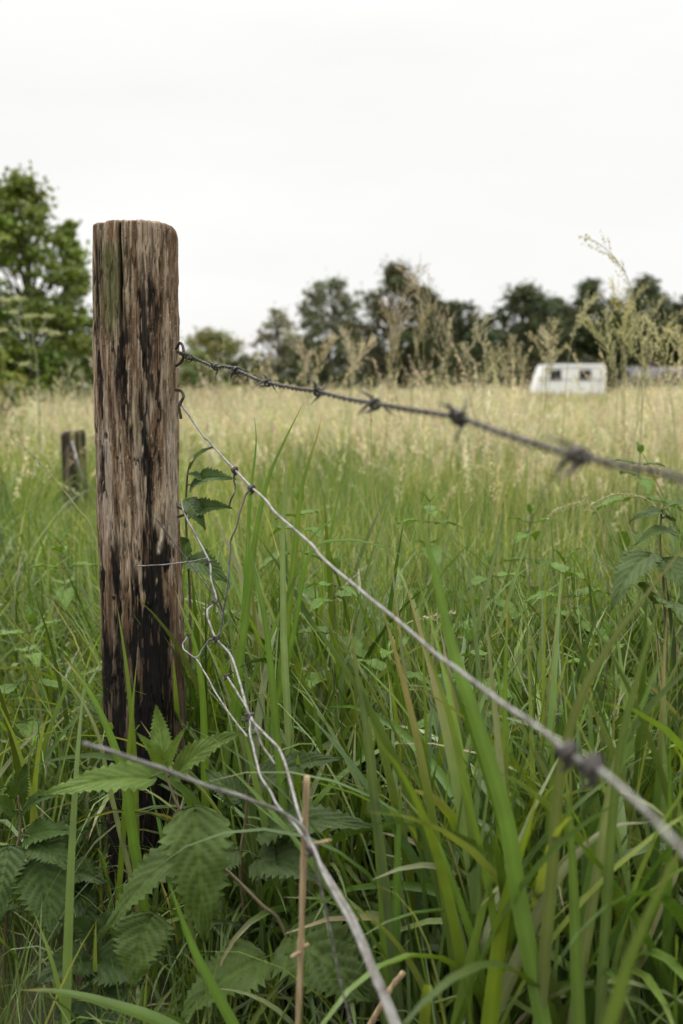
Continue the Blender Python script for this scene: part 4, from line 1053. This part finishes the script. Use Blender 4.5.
for k, (a, b, c_, d_, Y, lab) in enumerate(((370, 378, 372, 480, 2.1, 'slim upright seed spike under the barbed wire, left of the meadow middle'), (492, 452, 498, 560, 2.0, 'slim seed spike right of the broad blurred blade tip'),
                                          (590, 500, 560, 508, 1.8, 'nodding seed spike under the right end of the barbed wire'), (655, 505, 600, 500, 1.7, 'seed spike bowing left above the crinkled nettle'))):
    if k < 2:
        seed_grass(a, b, Y, lab, head=.10, col=YEL, spike=True, full=1.4, pts=[(a, b, Y), (a + 1, (b + d_) / 2, Y), (c_, d_, Y), (c_ + 4, d_ + 120, Y)])
    else:
        seed_grass(a, b, Y, lab, head=.11, col=(0.33, 0.34, 0.17), spike=True, full=1.6, pts=[(c_ - 12, d_ + 8, Y), (c_, d_, Y), (c_ + 22, d_ - 6, Y), (a, b + 2, Y), (a + 14, b + 60, Y)])


# umbel plant at the left
def umbel():
    Y = 5.5; rt = P(38, 420, Y); rt = Vector((rt.x, Y, 0))
    root = empty('umbel_plant', tuple(rt), 'tall pale umbel plant with flat flower clusters before the left tree', 'umbel plant')
    st = MB(); fl = MB()
    main = [P(30, 318, Y), P(34, 345, Y), P(38, 380, Y), rt]
    st.tube(spline(main, 8), 0.004, 6, (0.2, 0.23, 0.1))
    for (a, b, ja, jb) in ((5, 300, 30, 340), (18, 298, 31, 335), (30, 316, 31, 330), (12, 312, 31, 345), (22, 330, 32, 345), (48, 316, 33, 345), (45, 330, 34, 350), (25, 364, 37, 372), (2, 330, 33, 350), (55, 333, 36, 356)):
        e = P(a, b, Y + random.uniform(-.08, .08)); j = P(ja, jb, Y)
        st.tube([j, e], 0.0022, 5, (0.2, 0.23, 0.1))
        n = 90
        p = np.array(e) + rng.normal(0, 1, (n, 3)) * np.array((0.020, 0.020, 0.006))
        D = diamonds(p, np.full(n, 0.004), 1.1, 0); fl.add(D[0], D[1], None, np.repeat(pick([((0.33, 0.36, 0.17), 1), ((0.42, 0.43, 0.24), 1)], n), 4, 0))
    st.build('stem', M_STEM, root); fl.build('flower_cluster', M_SEED, root)


umbel()


# ------------------------------------------------------------------ trees
def tree(px, topy, wpx, Y, label, name='tree', cat='tree', col=(0.05, 0.085, 0.03), leaves=7000, lsize=0.10, clumps=70, shape='round', gap=0.0, base=0.15, group='trees beyond the field', seed=0, trunk=True):
    if px > 420: wpx = wpx * 1.28; leaves = leaves * 1.45; lsize = lsize * 1.1
    clumps = int(clumps * 2.4); leaves = int(leaves * 1.7)
    r = np.random.default_rng(seed * 7 + int(px) + 1000)
    top = P(px, topy, Y); rt = Vector((top.x, Y, 0)); h = top.z; wd = wpx * Y / F / 2
    root = empty(name, tuple(rt), label, cat, group)
    # clump centres
    f = r.uniform(0, 1, clumps) ** 0.85
    zf = base + (1 - base) * f
    if shape == 'cone':
        pr = np.clip(1.08 - f, 0.05, 1) ** 0.75
    elif shape == 'tall':
        pr = np.sin(math.pi * np.clip(f * 0.80 + 0.18, 0, 1)) ** 0.8
    else:
        pr = np.sqrt(np.clip(1 - (f * 1.25 - 0.35) ** 2 / 0.86, 0.02, 1))
    a = r.uniform(0, 6.283, clumps); rad = np.sqrt(r.uniform(0.12, 1, clumps)) * pr * wd * r.uniform(.72, 1.22, clumps)
    cen = np.stack([rad * np.cos(a), rad * np.sin(a), zf * h * r.uniform(.95, 1.0, clumps)], -1)
    cen[0] = (wd * .08, 0, h * 0.965); cen[1] = (-wd * .15, 0, h * 0.93)
    cr = wd * r.choice((.10, .16, .24, .34), clumps) * r.uniform(.8, 1.2, clumps) * (1 - 0.35 * f) * (0.95 if gap else 1)
    cr = np.minimum(cr, 0.16 * h)
    per = r.multinomial(leaves, cr ** 2.2 / (cr ** 2.2).sum())
    idx = np.repeat(np.arange(clumps), per)
    d = r.normal(0, 1, (leaves, 3)); d /= np.linalg.norm(d, axis=1)[:, None]
    rr = np.abs(r.normal(0, 0.62, leaves)) + 0.12 * (r.uniform(0, 1, leaves) < .2) * r.uniform(0, 4, leaves)
    pos = cen[idx] + d * (rr * cr[idx])[:, None] * np.array((1.1, 1.1, 0.72))
    pos[:, 2] = np.clip(pos[:, 2], 0.05, None)
    D = diamonds(pos, lsize * r.uniform(.6, 1.3, leaves), 1.35, 0)
    shade = (np.array(col) * 1.32 * r.uniform(.75, 1.3, (clumps, 1)) * (1 + r.normal(0, .08, (clumps, 3))))[idx] * r.uniform(.8, 1.2, (leaves, 1))
    build('crown', D[0] + np.array(rt), D[1], col=np.repeat(np.clip(shade, .008, .6), 4, 0), mat=M_TREE, parent=root, smooth=False)
    if trunk:
        mb = MB(); tr = max(0.05, 0.022 * h)
        mid = [(0, 0, -.1), (r.normal(0, .02) * h, 0, h * .3), (r.normal(0, .03) * h, 0, h * .6), (0, 0, h * .9)]
        c = spline(mid, 8); mb.tube(c + np.array(rt), np.linspace(tr, tr * .2, len(c)), 8)
        for k in range(0, clumps, 6):
            e = cen[k]; i = int(np.clip((e[2] / h - 0.25) * len(c), 1, len(c) - 3)); s = c[i]
            if s[2] > e[2]: continue
            mb.tube([s + np.array(rt), (s + e) / 2 + np.array((0, 0, -.03 * h)) + np.array(rt), e + np.array(rt)], [tr * .3, tr * .2, tr * .07], 5)
        mb.build('trunk', M_BARK, root)
    return root


LT = 'trees and bushes at the left'
tree(18, 176, 128, 17, 'big leafy green tree at the left edge with a ragged top', col=(0.105, 0.14, 0.026), leaves=15500, lsize=0.033, clumps=130, shape='tall', gap=1, base=.06, group=LT, seed=1)
tree(66, 215, 58, 17.6, 'slender right-hand leader of leafy growth between left tree and post', col=(0.105, 0.14, 0.026), leaves=4600, lsize=0.034, clumps=60, shape='tall', gap=1, base=.06, group=LT, seed=2)
tree(88, 318, 62, 19, 'rounded green bush just left of the tall post', 'bush', 'bush', col=(0.082, 0.125, 0.028), leaves=4000, lsize=0.036, clumps=50, base=.05, group=LT, seed=3)
tree(-8, 345, 60, 9.5, 'low yellow-green bush at the left edge', 'bush', 'bush', col=(0.15, 0.18, 0.04), leaves=5000, lsize=0.016, clumps=50, base=.05, group=LT, seed=4)
for a_ in ((-170, 240, 150, 30, 'wide tree well outside the left edge', 41), (-270, 220, 170, 34, 'farther wide tree outside the left edge', 42), (-380, 250, 190, 36, 'farthest tree outside the left edge', 43), (-40, 300, 120, 40, 'green hedge bush behind the left tree', 44)):
    tree(a_[0], a_[1], a_[2], a_[3], a_[4], col=(0.07, 0.105, 0.026), leaves=7000, lsize=0.07, clumps=90, base=.05, group=LT, seed=a_[5])
tree(-95, 190, 140, 21, 'tree outside the left edge of the picture', col=(0.06, 0.11, 0.03), leaves=9000, lsize=0.045, clumps=100, shape='tall', base=.06, group=LT, seed=5)

D1 = (0.041, 0.052, 0.019); D2 = (0.05, 0.062, 0.023); OL = (0.115, 0.125, 0.04); GR = (0.16, 0.16, 0.11); AS = (0.085, 0.10, 0.05); BR = (0.052, 0.055, 0.023)
tree(215, 333, 82, 62, 'low rounded olive bush just right of the tall post', 'bush', 'bush', OL, 6000, .075, 70, base=.04, seed=6)
tree(196, 352, 60, 50, 'small green bush low behind the barbed wire end', 'bush', 'bush', (0.11, 0.135, 0.045), 3500, .06, 40, base=.04, seed=7)
tree(246, 358, 40, 60, 'small dark bush between the olive bush and the pale tree', 'bush', 'bush', D2, 3000, .07, 36, base=.04, seed=8)
tree(277, 309, 56, 78, 'thin pale grey-green tree with sparse leaves', 'tree', 'tree', GR, 3200, .085, 60, 'tall', 1, .15, seed=9)
tree(330, 278, 80, 72, 'airy tree with sky showing through its open crown', 'tree', 'tree', AS, 5200, .085, 62, 'round', 1, .30, seed=10)
tree(352, 322, 52, 76, 'dark tree half hidden right of the airy tree', 'tree', 'tree', D2, 4500, .085, 50, base=.05, seed=11)
tree(310, 345, 60, 70, 'dark bush under the airy tree', 'bush', 'bush', D2, 3500, .08, 40, base=.04, seed=12)
tree(396, 265, 84, 60, 'tall dark brown-green tree in the middle of the tree line', 'tree', 'tree', BR, 9000, .075, 110, 'tall', 0, .05, seed=13)
tree(426, 288, 50, 62, 'narrow dark tree leaning on the right of the tall brown-green one', 'tree', 'tree', D1, 5000, .075, 60, 'tall', 0, .05, seed=14)
tree(456, 302, 54, 72, 'dark green tree with a sloping top left of the gap', 'tree', 'tree', D1, 5000, .085, 60, base=.05, seed=15)
tree(482, 322, 60, 80, 'lower tree filling the dip in the tree line', 'tree', 'tree', D2, 4500, .09, 50, base=.04, seed=16)
tree(526, 288, 78, 78, 'broad dark green tree left behind the caravan', 'tree', 'tree', D1, 9000, .09, 100, 'tall', 0, .04, seed=17)
tree(556, 298, 44, 84, 'narrow tree wedged between the broad tree and the first pine', 'tree', 'tree', D2, 4500, .09, 50, 'tall', 0, .04, seed=18)
tree(590, 279, 58, 82, 'tall dark pine right behind the caravan', 'pine_tree', 'pine', D1, 7000, .09, 90, 'cone', 0, .04, seed=19)
tree(614, 298, 44, 86, 'shorter pine between the two tall pines', 'pine_tree', 'pine', D2, 4500, .09, 60, 'cone', 0, .04, seed=20)
tree(646, 278, 60, 80, 'bushy dark pine at the right with a blunt top', 'pine_tree', 'pine', D1, 7000, .09, 90, 'tall', 0, .04, seed=21)
tree(688, 300, 60, 78, 'dark tree cut off by the right edge', 'tree', 'tree', D1, 6000, .09, 70, base=.04, seed=22)
tree(505, 345, 80, 84, 'dark hedge bush low behind the left end of the caravan', 'bush', 'bush', D2, 5000, .09, 50, base=.03, seed=23)
tree(600, 335, 90, 88, 'dark hedge bush low behind the right end of the caravan', 'bush', 'bush', D1, 6000, .09, 60, base=.03, seed=24)
tree(665, 340, 80, 86, 'dark hedge bush behind the grey shed', 'bush', 'bush', D1, 5000, .09, 50, base=.03, seed=25)
for a_ in ((448, 322, 66, 74, 'mid-height dark bush right of the brown-green tree', 31), (486, 330, 60, 76, 'mid-height dark bush filling the dip of the tree line', 32), (545, 318, 80, 90, 'dense dark bush between the broad tree and the pines', 33),
           (570, 312, 60, 92, 'dense dark tree peeping out left of the tall pine', 34), (628, 318, 76, 92, 'dense dark tree between the pines and the blunt pine', 35), (672, 312, 66, 92, 'dense dark tree beside the tree at the right edge', 36), (300, 338, 70, 80, 'soft green bush behind the pale tree and the airy tree', 37)):
    tree(a_[0], a_[1], a_[2], a_[3], a_[4], 'bush', 'bush', D1 if a_[5] % 2 else D2, 6000, .095, 70, base=.03, seed=a_[5])
tree(430, 345, 80, 70, 'dark hedge bush at the foot of the brown-green tree', 'bush', 'bush', D2, 5000, .08, 50, base=.03, seed=26)
tree(376, 352, 60, 68, 'small hedge bush left of the brown-green tree', 'bush', 'bush', D2, 4000, .08, 40, base=.03, seed=27)
tree(150, 345, 90, 66, 'hedge bush hidden behind the tall post', 'bush', 'bush', OL, 5000, .08, 50, base=.03, seed=28)
tree(770, 290, 90, 84, 'tree beyond the right edge of the picture', 'tree', 'tree', D1, 6000, .1, 70, base=.04, seed=29)


# ------------------------------------------------------------------ caravan and shed
def caravan():
    Y = 60.0
    bl = P(534, 395, Y); br = P(606, 395, Y); zt = P(570, 364, Y).z
    x0, x1 = bl.x, br.x; zb = 0.35; dp = 2.1
    root = empty('caravan', ((x0 + x1) / 2, Y + dp / 2, 0), 'small white caravan with two dark windows in the long grass', 'caravan')
    # side outline, sloping at the left end
    prof = [(x0 + .05, zb), (x0, zb + .2), (x0 + .52, zt - .14), (x0 + .66, zt), (x1 - .25, zt), (x1 - .06, zt - .14), (x1, zb + .5), (x1 - .05, zb)]
    n = len(prof)
    V = [(x, Y, z) for x, z in prof] + [(x, Y + dp, z) for x, z in prof]
    me = bpy.data.meshes.new('body'); fs = [tuple(range(n)), tuple(range(2 * n - 1, n - 1, -1))] + [(i, n + i, n + (i + 1) % n, (i + 1) % n) for i in range(n)]
    me.from_pydata(V, [], fs); me.validate(); me.materials.append(M_PAINT)
    o = bpy.data.objects.new('body', me); COL.objects.link(o); o.parent = root; o.matrix_parent_inverse = Matrix.Translation(-root.location); bevel(o, .06, 3)
    mb = MB(); mb.box(((x0 + x1) / 2 + .1, Y + dp / 2, zt + .05), (x1 - x0 - .95, dp * .98, .12)); mb.box((x0 + 1.2, Y + .9, zt + .12), (.5, .5, .12)); mb.box((x1 - 1.2, Y + 1.1, zt + .12), (.55, .5, .12))
    bevel(mb.build('roof', M_GREYROOF, root, smooth=False), .02)
    mb = MB(); mb.box(((x0 + x1) / 2, Y - .012, zb + .95), (x1 - x0 - .3, .022, .035)); mb.box(((x0 + x1) / 2, Y - .012, zt - .2), (x1 - x0 - .95, .022, .03)); mb.build('trim_strip', M_FRAME, root, smooth=False)
    for wx in (555.5, 585.0):
        c = P(wx, 375, Y)
        f = MB(); s, h_ = .66, .60
        for (ax, az, sx, sz) in ((0, h_ / 2, s, .04), (0, -h_ / 2, s, .04), (-s / 2, 0, .04, h_ + .04), (s / 2, 0, .04, h_ + .04), (0, 0, .02, h_)):
            f.box((c.x + ax, Y - .02 - (.004 if sx < .06 else 0), c.z + az), (sx, .045, sz))
        fr = f.build('window', M_FRAME, root, smooth=False)
        g_ = MB(); g_.box((c.x, Y - .006, c.z), (s - .02, .016, h_ - .02)); p = g_.build('pane', M_GLASS, None, smooth=False)
        p.parent = fr
    mb = MB(); mb.box((x1 - .9, Y - .014, zb + .9), (.02, .02, 1.3)); mb.box((x1 - .35, Y - .014, zb + .9), (.02, .02, 1.3)); mb.box((x1 - .45, Y - .03, zb + .85), (.10, .04, .04)); mb.build('door_edge', M_FRAME, root, smooth=False)
    for yy in (Y + .12, Y + dp - .12):
        mb = MB(); cx = (x0 + x1) / 2 + .2
        mb.tube([(cx, yy - .09, .31), (cx, yy - .07, .31), (cx, yy + .07, .31), (cx, yy + .09, .31)], [.25, .31, .31, .25], 24)
        mb.build('wheel', M_RUBBER, root)
    mb = MB(); mb.tube([(x0 + .1, Y + dp / 2 - .5, .4), (x0 - 1.0, Y + dp / 2, .42)], .04, 8); mb.tube([(x0 + .1, Y + dp / 2 + .5, .4), (x0 - 1.0, Y + dp / 2, .42)], .04, 8); mb.tube([(x0 - 1.0, Y + dp / 2, .5), (x0 - 1.0, Y + dp / 2, 0)], .03, 8)
    mb.build('tow_bar', M_RUST, root)


caravan()


def shed():
    Y = 64.0
    x0 = P(632, 390, Y).x; x1 = P(760, 390, Y).x; ze = P(640, 378, Y).z; zr = P(640, 372, Y).z; dp = 4.0
    root = empty('shed', ((x0 + x1) / 2, Y + dp / 2, 0), 'low grey-roofed shed half hidden by seed grass at the right edge', 'shed')
    mb = MB(); mb.box(((x0 + x1) / 2, Y + dp / 2, ze / 2), (x1 - x0 - .3, dp - .3, ze)); mb.build('wall', M_SHEDWALL, root, smooth=False)
    V = [(x0, Y, ze), (x1, Y, ze), (x1, Y + dp / 2, zr + .3), (x0, Y + dp / 2, zr + .3), (x0, Y + dp, ze), (x1, Y + dp, ze)]
    V = V + [(a, b, c + .08) for a, b, c in V]
    Q = [(0, 3, 2, 1), (3, 4, 5, 2), (6, 7, 8, 9), (9, 8, 11, 10), (0, 1, 7, 6), (4, 10, 11, 5), (0, 6, 9, 3), (3, 9, 10, 4), (1, 2, 8, 7), (2, 5, 11, 8)]
    build('roof', V, Q, mat=M_GREYROOF, parent=root, smooth=False)
    c = P(670, 380, Y)
    mb = MB(); mb.box((c.x, Y + .13, c.z - .3), (1.1, .05, 1.5)); mb.build('door', M_GREYROOF, root, smooth=False)


shed()

# ------------------------------------------------------------------ sky and light
SUN_EL, SUN_AZ = R(58), R(-50)      # azimuth measured from +Y towards +X
world = bpy.data.worlds.new('World'); scene.world = world; world.use_nodes = True
nt = world.node_tree; nt.nodes.clear()
out = N(nt, 'ShaderNodeOutputWorld'); bg = N(nt, 'ShaderNodeBackground', Strength=0.1)
sky = N(nt, 'ShaderNodeTexSky'); sky.sky_type = 'NISHITA'; sky.sun_disc = False
sky.sun_elevation = SUN_EL; sky.sun_rotation = SUN_AZ; sky.dust_density = 4; sky.air_density = 1.2
tc = N(nt, 'ShaderNodeTexCoord'); sep = N(nt, 'ShaderNodeSeparateXYZ'); nt.links.new(tc.outputs['Generated'], sep.inputs[0])
# overcast cloud sheet: about three times brighter overhead than at the horizon
mr = N(nt, 'ShaderNodeMapRange'); mr.interpolation_type = 'SMOOTHSTEP'
mr.inputs['From Min'].default_value = 0.32; mr.inputs['From Max'].default_value = 1.0
mr.inputs['To Min'].default_value = 9.4; mr.inputs['To Max'].default_value = 40.0
nt.links.new(sep.outputs['Z'], mr.inputs['Value'])
mp = N(nt, 'ShaderNodeMapping'); mp.inputs['Scale'].default_value = (1.2, 1.2, 5.0); nt.links.new(tc.outputs['Generated'], mp.inputs['Vector'])
no = N(nt, 'ShaderNodeTexNoise', Scale=1.6, Detail=5.0, Roughness=0.5); nt.links.new(mp.outputs[0], no.inputs['Vector'])
mr2 = N(nt, 'ShaderNodeMapRange'); mr2.inputs['From Min'].default_value = 0.3; mr2.inputs['From Max'].default_value = 0.7; mr2.inputs['To Min'].default_value = 0.945; mr2.inputs['To Max'].default_value = 1.03; nt.links.new(no.outputs['Fac'], mr2.inputs['Value'])
mm = N(nt, 'ShaderNodeMath', operation='MULTIPLY'); nt.links.new(mr.outputs[0], mm.inputs[0]); nt.links.new(mr2.outputs[0], mm.inputs[1])
cl = N(nt, 'ShaderNodeVectorMath', operation='SCALE'); cl.inputs[0].default_value = (1.0, 0.995, 0.98); nt.links.new(mm.outputs[0], cl.inputs['Scale'])
mix = N(nt, 'ShaderNodeMixRGB', Fac=0.94); nt.links.new(sky.outputs[0], mix.inputs[1]); nt.links.new(cl.outputs[0], mix.inputs[2])
nt.links.new(mix.outputs[0], bg.inputs['Color']); nt.links.new(bg.outputs[0], out.inputs['Surface'])

sl = bpy.data.lights.new('sun', 'SUN'); sl.energy = 1.5; sl.angle = R(14); sl.color = (1.0, 0.96, 0.9)
so = bpy.data.objects.new('sun', sl); COL.objects.link(so)
dirv = Vector((math.sin(SUN_AZ) * math.cos(SUN_EL), math.cos(SUN_AZ) * math.cos(SUN_EL), math.sin(SUN_EL)))
so.rotation_euler = (-dirv).to_track_quat('-Z', 'Y').to_euler(); so.location = dirv * 50

# ------------------------------------------------------------------ camera and render
cam = bpy.data.cameras.new('camera'); co = bpy.data.objects.new('camera', cam); COL.objects.link(co)
co.location = (0, 0, CAM_Z); co.rotation_euler = (math.pi / 2 - TH, 0, 0)
cam.sensor_fit = 'HORIZONTAL'; cam.sensor_width = 24.0; cam.lens = 24.0 * F / W
cam.clip_start = 0.02; cam.clip_end = 4000
cam.dof.use_dof = True; cam.dof.focus_distance = 1.33; cam.dof.aperture_fstop = 4.5; cam.dof.aperture_blades = 7
scene.camera = co
scene.render.engine = 'CYCLES'
cy = scene.cycles
cy.use_denoising = True
cy.max_bounces = 5; cy.diffuse_bounces = 1; cy.glossy_bounces = 2; cy.transmission_bounces = 4; cy.transparent_max_bounces = 4
cy.sample_clamp_indirect = 6
vs = scene.view_settings
scene.display_settings.display_device = 'sRGB'
vs.view_transform = 'Standard'; vs.look = 'None'; vs.gamma = 1; vs.use_curve_mapping = False
vs.exposure = 0.12
